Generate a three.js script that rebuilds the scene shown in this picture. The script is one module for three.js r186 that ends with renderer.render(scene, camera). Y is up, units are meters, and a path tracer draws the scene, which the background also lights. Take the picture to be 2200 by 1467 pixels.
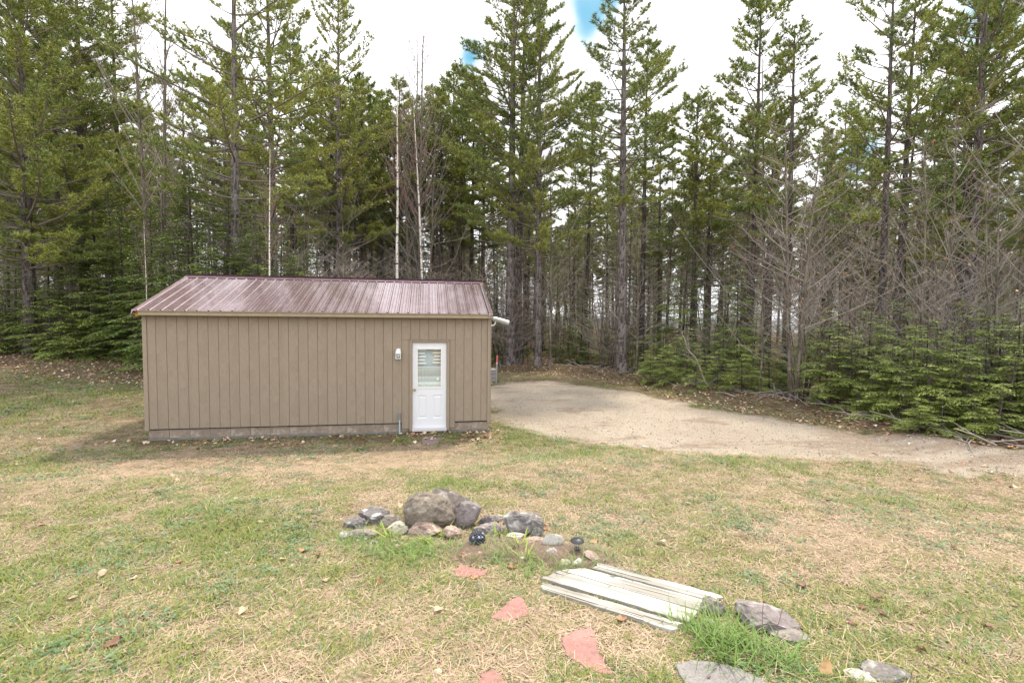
import * as THREE from 'three';
import { mergeVertices } from 'three/addons/utils/BufferGeometryUtils.js';

// ---------------------------------------------------------------- camera, sky, sun, exposure
const scene = new THREE.Scene();
const FPX = 1050, CX = 1100, CY = 733.5;
const CAM = [5.694, 2.492, 11.423], PITCH = -0.0522, YAW = -0.1688, ROLL = 0.01074;
const camera = new THREE.PerspectiveCamera(2 * Math.atan(CY / FPX) * 180 / Math.PI, 1024 / 682, 0.05, 600);
camera.position.set(...CAM); camera.rotation.order = 'YXZ'; camera.rotation.set(PITCH, YAW, ROLL);
camera.updateMatrixWorld();
const renderer = new THREE.WebGLRenderer();
renderer.toneMapping = THREE.LinearToneMapping; renderer.toneMappingExposure = 1.68;
renderer.shadowMap.enabled = true;

const lerp = (a, b, t) => a + (b - a) * t, clamp = (v, a = 0, b = 1) => Math.min(b, Math.max(a, v));
const sstep = (a, b, v) => { const t = clamp((v - a) / (b - a)); return t * t * (3 - 2 * t); };
function RNG(seed) { let s = seed | 0; return () => { s = (s + 0x6d2b79f5) | 0; let t = Math.imul(s ^ (s >>> 15), 1 | s); t = (t + Math.imul(t ^ (t >>> 7), 61 | t)) ^ t; return ((t ^ (t >>> 14)) >>> 0) / 4294967296; }; }
const hash3 = (x, y, z) => { let h = Math.imul(x, 374761393) + Math.imul(y, 668265263) + Math.imul(z, 2147483647 ^ 0x51ed27) | 0; h = Math.imul(h ^ (h >>> 13), 1274126177); return ((h ^ (h >>> 16)) >>> 0) / 4294967296; };
function vnoise(x, y, z = 0, per = 0) {
  const xi = Math.floor(x), yi = Math.floor(y), zi = Math.floor(z), fx = x - xi, fy = y - yi, fz = z - zi;
  const u = fx * fx * (3 - 2 * fx), v = fy * fy * (3 - 2 * fy), w = fz * fz * (3 - 2 * fz);
  const m = per ? (a) => ((a % per) + per) % per : (a) => a;
  const g = (a, b, c) => hash3(m(xi + a), m(yi + b), zi + c);
  return lerp(lerp(lerp(g(0, 0, 0), g(1, 0, 0), u), lerp(g(0, 1, 0), g(1, 1, 0), u), v), lerp(lerp(g(0, 0, 1), g(1, 0, 1), u), lerp(g(0, 1, 1), g(1, 1, 1), u), v), w);
}
const fbm = (x, y, z = 0, oct = 4) => { let s = 0, a = 0.5, n = 0; for (let i = 0; i < oct; i++) { s += a * vnoise(x, y, z + i * 7.3); n += a; x *= 2.03; y *= 2.03; z *= 2.03; a *= 0.5; } return s / n; };

const camDir = (px, py) => new THREE.Vector3((px - CX) / FPX, -(py - CY) / FPX, -1).applyEuler(camera.rotation);
// sky: bright broken overcast, pale and even, with a few openings of blue
const holes = [[1268, 22, 0.03], [1012, 128, 0.026], [1850, 305, 0.035], [2170, 455, 0.04], [1310, -15, 0.03], [1590, 355, 0.02]].map(([x, y, r]) => [camDir(x, y).normalize(), r]);
{
  const W = 1280, H = 640, d = new Float32Array(W * H * 4);
  for (let j = 0; j < H; j++) for (let i = 0; i < W; i++) {
    const ph = ((i + 0.5) / W - 0.5) * 2 * Math.PI, th = ((j + 0.5) / H - 0.5) * Math.PI;
    const x = Math.cos(ph) * Math.cos(th), y = Math.sin(th), z = Math.sin(ph) * Math.cos(th);
    const c = fbm(x * 3 + 5, y * 3 + 9, z * 3 + 2, 4), c2 = fbm(x * 9 + 1, y * 9 + 4, z * 9 + 8, 4);
    let open = sstep(0.69, 0.78, c * 0.8 + c2 * 0.2);
    for (const [h, r] of holes) { const q = Math.acos(clamp(h.x * x + h.y * y + h.z * z, -1, 1)); open = Math.max(open, (0.7 + 0.35 * c2) * sstep(r * 1.75, r * 0.15, q + (c2 - 0.5) * r * 4.5 + (c - 0.5) * r * 2)); }
    const L = 1.2 + 0.75 * (c - 0.5) + 0.5 * (c2 - 0.5), o = (j * W + i) * 4, below = y < -0.02 ? 0.35 : 1;
    d[o] = lerp(L, 0.03, open) * below; d[o + 1] = lerp(L * 1.0, 0.29, open) * below; d[o + 2] = lerp(L * 1.02, 0.46, open) * below; d[o + 3] = 1;
  }
  const t = new THREE.DataTexture(d, W, H, THREE.RGBAFormat, THREE.FloatType);
  t.mapping = THREE.EquirectangularReflectionMapping; t.magFilter = THREE.LinearFilter; t.needsUpdate = true;
  scene.background = t; scene.environment = t;
}
const sun = new THREE.DirectionalLight(0xfff0d6, 2.8);
sun.position.set(0.31 * 60 + 4, 0.86 * 60, -0.405 * 60); sun.target.position.set(4, 0, 0);
sun.castShadow = true; sun.shadow.radius = 9; sun.shadow.mapSize.set(4096, 4096);
Object.assign(sun.shadow.camera, { left: -45, right: 45, top: 45, bottom: -45, near: 1, far: 160 });
scene.add(sun); scene.add(sun.target);

// ---------------------------------------------------------------- helpers
const used = new Map();
function numbered(n) { const k = used.get(n) || 0; used.set(n, k + 1); return k ? n + '_' + String(k).padStart(3, '0') : n; }
function tag(o, label, category, group, kind) { if (label) o.userData.label = label; if (category) o.userData.category = category; if (group) o.userData.group = group; if (kind) o.userData.kind = kind; return o; }
function thing(name, label, category, pos = [0, 0, 0], turn = 0, group) { const o = new THREE.Group(); o.name = numbered(name); o.position.set(...pos); o.rotation.y = turn; tag(o, label, category, group); scene.add(o); return o; }
function part(parent, name, geo, mat, label) { const m = new THREE.Mesh(geo, mat); m.name = name; m.castShadow = m.receiveShadow = true; if (label) m.userData.label = label; parent.add(m); return m; }
function copyOf(o, pos, turn, s = 1, label, group, tilt = 0) { const c = o.clone(); c.name = numbered(o.userData.base || o.name); c.userData = { ...o.userData }; c.position.set(...pos); c.rotation.set(tilt, turn, 0, 'YXZ'); c.scale.setScalar(s); if (label) c.userData.label = label; if (group) c.userData.group = group; scene.add(c); return c; }

class Buf {
  constructor() { this.p = []; this.n = []; this.c = []; this.u = []; this.i = []; this.hasC = false; this.hasU = false; }
  v(x, y, z, nx, ny, nz, col, u, w) { this.p.push(x, y, z); this.n.push(nx, ny, nz); if (col) { this.c.push(col[0], col[1], col[2]); this.hasC = true; } this.u.push(u || 0, w || 0); return this.p.length / 3 - 1; }
  tri(a, b, c, col) { // flat triangle from three points
    const ux = b[0] - a[0], uy = b[1] - a[1], uz = b[2] - a[2], vx = c[0] - a[0], vy = c[1] - a[1], vz = c[2] - a[2];
    let nx = uy * vz - uz * vy, ny = uz * vx - ux * vz, nz = ux * vy - uy * vx; const l = Math.hypot(nx, ny, nz) || 1; nx /= l; ny /= l; nz /= l;
    const k = this.v(a[0], a[1], a[2], nx, ny, nz, col, 0, 0); this.v(b[0], b[1], b[2], nx, ny, nz, col, 1, 0); this.v(c[0], c[1], c[2], nx, ny, nz, col, 0.5, 1); this.i.push(k, k + 1, k + 2);
  }
  quad(a, b, c, d, col, uv) {
    const ux = b[0] - a[0], uy = b[1] - a[1], uz = b[2] - a[2], vx = d[0] - a[0], vy = d[1] - a[1], vz = d[2] - a[2];
    let nx = uy * vz - uz * vy, ny = uz * vx - ux * vz, nz = ux * vy - uy * vx; const l = Math.hypot(nx, ny, nz) || 1; nx /= l; ny /= l; nz /= l;
    uv = uv || [0, 0, Math.hypot(ux, uy, uz), 0, Math.hypot(ux, uy, uz), Math.hypot(vx, vy, vz), 0, Math.hypot(vx, vy, vz)];
    const k = this.v(...a, nx, ny, nz, col, uv[0], uv[1]); this.v(...b, nx, ny, nz, col, uv[2], uv[3]); this.v(...c, nx, ny, nz, col, uv[4], uv[5]); this.v(...d, nx, ny, nz, col, uv[6], uv[7]);
    this.i.push(k, k + 1, k + 2, k, k + 2, k + 3);
  }
  box(x0, y0, z0, x1, y1, z1, o = 0) { // o: uv offset so that alike pieces differ
    const P = (x, y, z) => [x, y, z], w = x1 - x0, h = y1 - y0, t = z1 - z0;
    const f = (a, b, c, d, uw, vh) => this.quad(a, b, c, d, null, [o, o * 1.7, o + uw, o * 1.7, o + uw, o * 1.7 + vh, o, o * 1.7 + vh]);
    f(P(x0, y0, z1), P(x1, y0, z1), P(x1, y1, z1), P(x0, y1, z1), w, h); f(P(x1, y0, z0), P(x0, y0, z0), P(x0, y1, z0), P(x1, y1, z0), w, h);
    f(P(x1, y0, z1), P(x1, y0, z0), P(x1, y1, z0), P(x1, y1, z1), t, h); f(P(x0, y0, z0), P(x0, y0, z1), P(x0, y1, z1), P(x0, y1, z0), t, h);
    f(P(x0, y1, z1), P(x1, y1, z1), P(x1, y1, z0), P(x0, y1, z0), w, t); f(P(x0, y0, z0), P(x1, y0, z0), P(x1, y0, z1), P(x0, y0, z1), w, t);
    return this;
  }
  tube(pts, rad, sides = 6, col, cap = true) {
    let nx = 1, ny = 0, nz = 0, prev = -1, len = 0; const n = pts.length;
    for (let k = 0; k < n; k++) {
      const a = pts[Math.max(0, k - 1)], b = pts[Math.min(n - 1, k + 1)];
      let tx = b[0] - a[0], ty = b[1] - a[1], tz = b[2] - a[2]; const tl = Math.hypot(tx, ty, tz) || 1; tx /= tl; ty /= tl; tz /= tl;
      if (k === 0) { if (Math.abs(tx) > 0.8) { nx = 0; ny = 1; nz = 0; } } else len += Math.hypot(pts[k][0] - pts[k - 1][0], pts[k][1] - pts[k - 1][1], pts[k][2] - pts[k - 1][2]);
      const dp = nx * tx + ny * ty + nz * tz; nx -= dp * tx; ny -= dp * ty; nz -= dp * tz; const nl = Math.hypot(nx, ny, nz) || 1; nx /= nl; ny /= nl; nz /= nl;
      const bx = ty * nz - tz * ny, by = tz * nx - tx * nz, bz = tx * ny - ty * nx, r = rad[k]; const base = this.p.length / 3;
      const S = sides > 3 ? sides + 1 : sides;
      for (let s = 0; s < S; s++) { const q = s / sides * Math.PI * 2, c = Math.cos(q), w = Math.sin(q), dx = nx * c + bx * w, dy = ny * c + by * w, dz = nz * c + bz * w; this.v(pts[k][0] + dx * r, pts[k][1] + dy * r, pts[k][2] + dz * r, dx, dy, dz, col, s / sides * Math.max(0.12, rad[0] * 6.28), len); }
      if (prev >= 0) for (let s = 0; s < sides; s++) { const s2 = sides > 3 ? s + 1 : (s + 1) % sides; this.i.push(prev + s, prev + s2, base + s2, prev + s, base + s2, base + s); }
      prev = base;
    }
    if (cap && sides > 3) { const e = pts[n - 1], k = this.v(e[0], e[1], e[2], 0, 1, 0, col, 0, len); for (let s = 0; s < sides; s++) this.i.push(prev + s, prev + s + 1, k); }
    return this;
  }
  geo() {
    const g = new THREE.BufferGeometry(); g.setAttribute('position', new THREE.Float32BufferAttribute(this.p, 3)); g.setAttribute('normal', new THREE.Float32BufferAttribute(this.n, 3));
    if (this.hasC) g.setAttribute('color', new THREE.Float32BufferAttribute(this.c, 3)); g.setAttribute('uv', new THREE.Float32BufferAttribute(this.u, 2)); g.setIndex(this.i); return g;
  }
}
const boxGeo = (x0, y0, z0, x1, y1, z1, o) => new Buf().box(x0, y0, z0, x1, y1, z1, o).geo();
// a box with small chamfers, for boards and trims whose edges catch light
function chamBox(x0, y0, z0, x1, y1, z1, c = 0.004, o = 0) {
  const s = new THREE.Shape(); const w = x1 - x0, h = y1 - y0; s.moveTo(c, c); s.lineTo(w - c, c); s.lineTo(w - c, h - c); s.lineTo(c, h - c); s.closePath();
  const g = new THREE.ExtrudeGeometry(s, { depth: z1 - z0 - 2 * c, bevelEnabled: true, bevelThickness: c, bevelSize: c, bevelSegments: 1 });
  const uv = g.attributes.uv; for (let i = 0; i < uv.count; i++) uv.setXY(i, uv.getX(i) + o, uv.getY(i) + o * 1.7);
  g.translate(x0, y0, z0 + c); return g;
}
function canvasTex(w, h, draw, srgb = true, rep = [1, 1]) {
  const c = document.createElement('canvas'); c.width = w; c.height = h; draw(c.getContext('2d'), w, h);
  const t = new THREE.CanvasTexture(c); t.wrapS = t.wrapT = THREE.RepeatWrapping; t.magFilter = THREE.LinearFilter; if (srgb) t.colorSpace = THREE.SRGBColorSpace; t.repeat.set(...rep); return t;
}
function dataTex(n, m, fn, srgb, rep = [1, 1]) { // fn(u, v) -> [r, g, b] 0..1
  const d = new Uint8Array(n * m * 4); for (let j = 0; j < m; j++) for (let i = 0; i < n; i++) { const c = fn(i / n, j / m), o = (j * n + i) * 4; for (let k = 0; k < 3; k++) d[o + k] = clamp(Array.isArray(c) ? c[k] : c) * 255; d[o + 3] = 255; }
  const t = new THREE.DataTexture(d, n, m); t.wrapS = t.wrapT = THREE.RepeatWrapping; t.magFilter = THREE.LinearFilter; if (srgb) t.colorSpace = THREE.SRGBColorSpace; t.repeat.set(...rep); t.needsUpdate = true; return t;
}
const lin = (r, g, b) => new THREE.Color().setRGB(r, g, b);
const std = (o) => new THREE.MeshStandardMaterial(o);

// ---------------------------------------------------------------- terrain and pixel look-ups
function toPx(x, y, z) { const v = new THREE.Vector3(x - CAM[0], y - CAM[1], z - CAM[2]).applyQuaternion(camera.quaternion.clone().invert()); return [CX + FPX * v.x / -v.z, CY - FPX * v.y / -v.z, -v.z]; }
// tree line: distance from the viewpoint, by bearing
const LINE = [[-900, 17], [-300, 21], [0, 23.5], [300, 22.5], [480, 18], [640, 20], [760, 24], [900, 25.5], [1060, 26], [1200, 26], [1340, 23], [1480, 18.3], [1640, 16.3], [1760, 15.2], [1900, 12.4], [2050, 11], [2200, 10.6], [2600, 9.6]];
function lineAt(px) { for (let k = 1; k < LINE.length; k++) if (px <= LINE[k][0]) return lerp(LINE[k - 1][1], LINE[k][1], clamp((px - LINE[k - 1][0]) / (LINE[k][0] - LINE[k - 1][0]))); return 9.6; }
const pastLine = (x, z) => { const q = toPx(x, 1, z); return q[2] < 2 ? -5 : q[2] - lineAt(q[0]); };
const bed = [[3.4, 5.2], [4.6, 5.3], [5.5, 5.6]];
function ground(x, z) {
  let h = -0.25;
  h += Math.max(0, z - 1.2) * 0.083 * (1 - 0.55 * sstep(9, 15, x)) * sstep(0.4, 3, z - 0.6);
  const lw = sstep(0.5, -3, x);
  h += lw * (0.034 * Math.max(0, -1 - x) + 0.03 * Math.max(0, -z - 1) * sstep(0, -4, x));
  h -= 0.018 * Math.max(0, x - 14) * sstep(8, 0, z);
  h += 0.07 * (fbm(x * 0.22 + 3, z * 0.22, 0, 3) - 0.5) * sstep(0.3, 2, Math.max(z, Math.max(-0.3 - x, x - 7.3)));
  for (const [bx, bz] of bed) h += 0.05 * Math.exp(-((x - bx) ** 2 + (z - bz) ** 2) / 0.35);
  if (x > 7.2) { const pl = pastLine(x, z); h += 0.24 * Math.exp(-(((pl + 0.2) / 0.9) ** 2)) * (0.6 + 0.8 * fbm(x * 0.8, z * 0.8, 3, 2)) * sstep(7.2, 9, x) * sstep(24, 16, x); }
  // forest floor undulation
  const far = sstep(14, 30, Math.hypot(x - CAM[0], z - CAM[2])); h += far * 0.5 * (fbm(x * 0.07 + 9, z * 0.07 + 4, 0, 3) - 0.5);
  return h;
}
function hit(px, py, lift = 0) { // where the ray through a photo pixel meets the ground
  const d = camDir(px, py); let t = 1, dt = 0.25;
  for (let k = 0; k < 1200; k++) { const x = CAM[0] + d.x * t, y = CAM[1] + d.y * t, z = CAM[2] + d.z * t; if (y < ground(x, z) + lift) { if (dt < 0.002) return [x, ground(x, z) + lift, z, t]; t -= dt; dt *= 0.3; } t += dt; if (t > 200) break; }
  return null;
}
const at = (px, zd) => { const d = camDir(px, 680), x = CAM[0] + d.x * zd, z = CAM[2] + d.z * zd; return [x, ground(x, z), z]; };
const horizonY = (px) => 678.6 + (px - 1100) * 0.01079;
const heightFor = (px, zd, yTop, g) => CAM[1] - g + zd * (horizonY(px) - yTop) / FPX * 1.004;

const inPoly = (x, z, P) => { let c = false; for (let i = 0, j = P.length - 1; i < P.length; j = i++) { const a = P[i], b = P[j]; if ((a[1] > z) !== (b[1] > z) && x < (b[0] - a[0]) * (z - a[1]) / (b[1] - a[1]) + a[0]) c = !c; } return c; };
const pxz = (px, py) => { const h = hit(px, py); return [h[0], h[2]]; };
const upE = [[1085, 822], [1181, 816], [1342, 840], [1503, 873], [1717, 906], [1932, 930], [2190, 968]].map((p) => pxz(...p));
const loE = [[1056, 906], [1127, 927], [1208, 943], [1342, 959], [1503, 975], [1717, 981], [1878, 994], [2190, 1029]].map((p) => pxz(...p));
const ext = (a, b, d) => { const l = Math.hypot(b[0] - a[0], b[1] - a[1]); return [b[0] + (b[0] - a[0]) / l * d, b[1] + (b[1] - a[1]) / l * d]; };
const DRIVE = [[7.4, -6.0], ...upE, ext(upE[5], upE[6], 14), ext(loE[6], loE[7], 14), ...[...loE].reverse(), [7.3, 0.3]];
function gravelAt(x, z) { const q = (fbm(x * 1.3, z * 1.3, 1, 4) - 0.5) * 1.1, r = (fbm(x * 1.3 + 40, z * 1.3, 5, 4) - 0.5) * 1.1; return inPoly(x + q, z + r, DRIVE) ? 1 : 0; }
const shedAt = (x, z, m = 0) => x > -0.35 - m && x < 7.2 + m && z > -4.35 - m && z < 0.02 + m;
const BEHIND = [[7.25, -4.2], [7.4, -6.0], ...upE, ext(upE[5], upE[6], 14), ...[2600, 2200, 2050, 1900, 1760, 1640, 1480, 1340, 1200, 1060, 1000].map((px) => { const d = camDir(px, 680), q = lineAt(px) + 1.5; return [CAM[0] + d.x * q, CAM[2] + d.z * q]; })];
const spots = [[700, 1005, 1.5, -0.55], [480, 985, 1.1, -0.5], [930, 985, 1.0, -0.35], [330, 1010, 0.8, -0.25], [820, 1075, 0.45, -0.35], [600, 1085, 0.5, -0.3], [200, 1120, 1.1, 0.3], [520, 1150, 0.7, 0.32], [960, 1045, 0.45, 0.38], [100, 860, 2.0, 0.18], [60, 1010, 1.0, 0.2], [1850, 1080, 1.0, 0.2], [1560, 1150, 0.6, 0.15], [2100, 1250, 0.7, 0.2], [1250, 1120, 0.6, -0.12], [1700, 1160, 0.5, -0.25], [1400, 1050, 1.0, -0.1], [300, 1300, 0.5, -0.1], [1150, 1380, 0.35, -0.3], [1350, 1390, 0.3, -0.35], [1850, 1200, 0.4, -0.2], [850, 1180, 0.35, 0.25], [40, 1240, 0.3, 0.3]].map(([px, py, r, a]) => { const h = hit(px, py); return [h[0], h[2], r, a]; });
function greenAt(x, z) { // 0 dry straw .. 1 green
  let g = 0.45 + (fbm(x * 0.55 + 11, z * 0.55 + 3, 0, 3) - 0.5) * 0.9 + (fbm(x * 3.1, z * 3.1 + 8, 2, 3) - 0.5) * 0.55 + 0.06 * sstep(3, -3, x);
  for (const [sx, sz, r, a] of spots) g += a * Math.exp(-((x - sx) ** 2 + (z - sz) ** 2) / (r * r));
  return clamp(g);
}
function litterShadeAt(x, z) { // brown leaf and needle litter; round the shed also its painted shadow
  const n = fbm(x * 0.9 + 20, z * 0.9 + 7, 3, 4) - 0.5; const lw2 = x < 0 ? 4.2 : 0; let l = sstep(-2.6 - lw2, -0.6 - lw2, pastLine(x, z) + n * 3.4);
  if (x > 7.2 && z < 6 && inPoly(x + n, z + n, BEHIND)) l = Math.max(l, 0.72 + n * 0.5);
  if (z > -0.2 && z < 1.6) l = Math.max(l, sstep(1.0, 0.2, z + n * 1.4) * sstep(-0.9, -0.1, x) * sstep(7.6, 6.9, x) * 0.9);  // brown strip by the front wall: litter, with the shed shadow painted in
  l = Math.max(l, sstep(0.85, 0.1, Math.hypot((x + 0.8) / 1.5, z + 0.2)) * 0.75 * sstep(-0.15, 0.1, n));  // left corner patch: some litter, darkened as the shadow of the shed
  return l;
}

// ---------------------------------------------------------------- ground sheets
const lawnMap = canvasTex(1024, 1024, (c, w, h) => {
  const r = RNG(5); c.fillStyle = '#a09c94'; c.fillRect(0, 0, w, h);
  for (let i = 0; i < 26000; i++) { const x = r() * w, y = r() * h, a = r() * 6.28, l = 8 + r() * 34, b = 70 + r() * 185 | 0; c.strokeStyle = `rgba(${b},${b * (0.94 + r() * 0.08) | 0},${b * (0.86 + r() * 0.12) | 0},0.55)`; c.lineWidth = 1 + r() * 2; for (const ox of [-w, 0, w]) for (const oy of [-h, 0, h]) { const X = x + ox, Y = y + oy; if (X < -50 || X > w + 50 || Y < -50 || Y > h + 50) continue; c.beginPath(); c.moveTo(X, Y); c.quadraticCurveTo(X + Math.cos(a) * l * 0.5 + (r() - 0.5) * 8, Y + Math.sin(a) * l * 0.5, X + Math.cos(a) * l, Y + Math.sin(a) * l); c.stroke(); } }
});
const gravelMap = canvasTex(1024, 1024, (c, w, h) => {
  const r = RNG(6); c.fillStyle = '#cfc8bc'; c.fillRect(0, 0, w, h);
  for (let i = 0; i < 30000; i++) { const x = r() * w, y = r() * h, s = 0.8 + r() * r() * 6, b = 85 + r() * 170 | 0; c.fillStyle = `rgba(${b},${b * (0.94 + r() * 0.06) | 0},${b * (0.85 + r() * 0.14) | 0},0.85)`; for (const ox of [0, w, -w]) { if (x + ox < -9 || x + ox > w + 9) continue; c.beginPath(); c.ellipse(x + ox, y, s, s * (0.6 + r() * 0.4), r() * 3, 0, 7); c.fill(); } }
});
const litterMap = canvasTex(1024, 1024, (c, w, h) => {
  const r = RNG(7); c.fillStyle = '#8a8178'; c.fillRect(0, 0, w, h);
  for (let i = 0; i < 9000; i++) { const x = r() * w, y = r() * h, s = 3 + r() * 11, b = 70 + r() * 185 | 0; c.fillStyle = `rgba(${b},${b * (0.82 + r() * 0.15) | 0},${b * (0.68 + r() * 0.2) | 0},0.75)`; c.beginPath(); c.ellipse(x, y, s, s * (0.3 + r() * 0.4), r() * 3, 0, 7); c.fill(); }
  for (let i = 0; i < 5000; i++) { const x = r() * w, y = r() * h, a = r() * 6.28, l = 8 + r() * 26, b = 90 + r() * 120 | 0; c.strokeStyle = `rgba(${b},${b * 0.85 | 0},${b * 0.7 | 0},0.7)`; c.lineWidth = 1.2; c.beginPath(); c.moveTo(x, y); c.lineTo(x + Math.cos(a) * l, y + Math.sin(a) * l); c.stroke(); }
});
const lawnMat = std({ map: lawnMap, bumpMap: lawnMap, bumpScale: 0.012, vertexColors: true, roughness: 1 });
const gravelMat = std({ map: gravelMap, bumpMap: gravelMap, bumpScale: 0.02, vertexColors: true, roughness: 0.95 });
const litterMat = std({ map: litterMap, bumpMap: litterMap, bumpScale: 0.015, vertexColors: true, roughness: 1 });
function ladder(stops) { const o = [stops[0][0]]; for (let k = 0; k < stops.length - 1; k++) { const [a, st] = stops[k], b = stops[k + 1][0], n = Math.round((b - a) / st); for (let i = 1; i <= n; i++) o.push(a + (b - a) * i / n); } return o; }
const mix3 = (a, b, t) => [lerp(a[0], b[0], t), lerp(a[1], b[1], t), lerp(a[2], b[2], t)];
{
  const xs = ladder([[-120, 4], [-40, 1.5], [-16, 0.25], [-4, 0.06], [14, 0.22], [28, 1.5], [60, 4], [130, 4]]), zs = ladder([[-160, 5], [-40, 1.5], [-17, 0.2], [-1, 0.06], [10.2, 0.25], [14, 2], [60, 2]]);
  const nx = xs.length, nz = zs.length, P = new Float32Array(nx * nz * 3), K = new Uint8Array(nx * nz), C = new Float32Array(nx * nz * 3);
  for (let j = 0; j < nz; j++) for (let i = 0; i < nx; i++) {
    const x = xs[i], z = zs[j], o = (j * nx + i) * 3; let y = ground(x, z), col; const li = litterShadeAt(x, z), gr = gravelAt(x, z), n1 = fbm(x * 6, z * 6, 4, 3), n2 = fbm(x * 1.1 + 50, z * 1.1, 6, 3);
    if (gr) { K[j * nx + i] = 1; y += -0.012 + 0.01 * n1; col = mix3([0.57, 0.53, 0.49], [0.51, 0.465, 0.425], sstep(0.4, 0.7, n2)); const nd = sstep(0.52, 0.66, (fbm(x * 0.7 + 3, z * 2.0, 8, 4) * 0.7 + fbm(x * 4 + 3, z * 7, 12, 3) * 0.3) + 0.12 * sstep(-6, -2, pastLine(x, z)) - 0.03); col = mix3(col, [0.24, 0.155, 0.105], nd * 0.5); }
    else if (pastLine(x, z) > 0.3 + (n2 - 0.5) * 2) { K[j * nx + i] = 2; y += 0.06 * (n1 - 0.4); col = mix3([0.20, 0.135, 0.09], [0.33, 0.23, 0.16], n1); }
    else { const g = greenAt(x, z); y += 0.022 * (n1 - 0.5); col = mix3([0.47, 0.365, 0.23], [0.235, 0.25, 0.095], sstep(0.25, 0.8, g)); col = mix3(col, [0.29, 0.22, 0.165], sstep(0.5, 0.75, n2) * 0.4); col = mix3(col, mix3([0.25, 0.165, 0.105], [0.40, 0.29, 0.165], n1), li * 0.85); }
    P[o] = x; P[o + 1] = y; P[o + 2] = z; const kk = gr ? 1.32 : 0.9; C[o] = col[0] * kk; C[o + 1] = col[1] * kk; C[o + 2] = col[2] * kk;
  }
  const sheets = [['lawn', lawnMat, 'patchy spring lawn of dry straw and green grass sloping to the shed', 'lawn'], ['driveway', gravelMat, 'pale gravel driveway curving past the end of the shed', 'driveway'], ['forest_floor', litterMat, 'brown leaf and needle litter under the trees', 'ground']];
  sheets.forEach(([name, mat, label, cat], kind) => {
    const map = new Int32Array(nx * nz).fill(-1), idx = [], pos = [], col = [], uv = [];
    const vert = (q) => { if (map[q] < 0) { map[q] = pos.length / 3; pos.push(P[q * 3], P[q * 3 + 1], P[q * 3 + 2]); col.push(C[q * 3], C[q * 3 + 1], C[q * 3 + 2]); uv.push(P[q * 3] * (kind === 2 ? 0.7 : 1) , P[q * 3 + 2] * (kind === 2 ? 0.7 : 1)); } return map[q]; };
    for (let j = 0; j < nz - 1; j++) for (let i = 0; i < nx - 1; i++) { const a = j * nx + i; if (K[a] !== kind) continue; const A = vert(a), B = vert(a + 1), D = vert(a + nx), E = vert(a + nx + 1); idx.push(A, D, B, B, D, E); }
    const g = new THREE.BufferGeometry(); g.setAttribute('position', new THREE.Float32BufferAttribute(pos, 3)); g.setAttribute('color', new THREE.Float32BufferAttribute(col, 3)); g.setAttribute('uv', new THREE.Float32BufferAttribute(uv, 2)); g.setIndex(idx); g.computeVertexNormals();
    const m = new THREE.Mesh(g, mat); m.name = name; m.receiveShadow = m.castShadow = true; tag(m, label, cat, null, 'structure'); scene.add(m);
  });
}

// ---------------------------------------------------------------- shed
const grain = dataTex(512, 512, (u, v) => { const a = vnoise(u * 128, v * 6, 1, 128) * 0.5 + vnoise(u * 32, v * 2, 2, 32) * 0.25, saw = vnoise(u * 8, v * 256, 3, 256) * 0.25; return 0.25 + (a + saw) * 0.75; }, false);
const wallTone = dataTex(256, 256, (u, v) => { const s = 0.9 + 0.1 * (vnoise(u * 8, v * 4, 5, 8) * 0.5 + vnoise(u * 64, v * 16, 6, 64) * 0.5); return [s, s, s]; }, true);
const sidingMat = std({ color: lin(0.325, 0.262, 0.198), map: wallTone, bumpMap: grain, bumpScale: 0.0035, roughness: 0.78 });
const trimMat = std({ color: lin(0.335, 0.27, 0.203), map: wallTone, bumpMap: grain, bumpScale: 0.0015, roughness: 0.7 });
const grooveMat = std({ color: lin(0.21, 0.16, 0.11), roughness: 0.9 });
const fasciaMat = std({ color: lin(0.36, 0.29, 0.2), map: wallTone, bumpMap: grain, bumpScale: 0.001, roughness: 0.6 });
const dripMat = std({ color: lin(0.34, 0.30, 0.14), roughness: 0.5, map: wallTone });
const blockTone = dataTex(512, 512, (u, v) => { const a = vnoise(u * 6, v * 6, 11, 6), b = vnoise(u * 24, v * 24, 12, 24), c = vnoise(u * 200, v * 200, 13, 200); const s = 0.72 + 0.18 * a + 0.12 * b + 0.14 * (c - 0.5), w = sstep(0.66, 0.8, a * 0.5 + b * 0.5) * 0.25; return [s + w, s * 0.985 + w, s * 0.97 + w]; }, true);
const blockMat = std({ color: lin(0.37, 0.315, 0.26), map: blockTone, bumpMap: blockTone, bumpScale: 0.006, roughness: 0.95 });
const mortarMat = std({ color: lin(0.42, 0.40, 0.37), map: blockTone, roughness: 0.95 });
const footMat = std({ color: lin(0.25, 0.26, 0.25), map: blockTone, bumpMap: blockTone, bumpScale: 0.008, roughness: 0.95 });
const roofTone = dataTex(512, 512, (u, v) => { const a = vnoise(u * 5, v * 5, 21, 5), b = vnoise(u * 40, v * 7, 22, 40), c = vnoise(u * 150, v * 150, 23, 150); const s = 0.84 + 0.1 * (a - 0.5) + 0.12 * b + 0.06 * c; return [s, s * 0.99, s]; }, true);
const roofBump = dataTex(256, 256, (u, v) => vnoise(u * 6, v * 3, 31, 6) * 0.7 + vnoise(u * 14, v * 5, 32, 14) * 0.3, false, [0.8, 0.8]);
const roofRough = dataTex(256, 256, (u, v) => 0.75 + 0.25 * vnoise(u * 20, v * 4, 33, 20), false);
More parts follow.
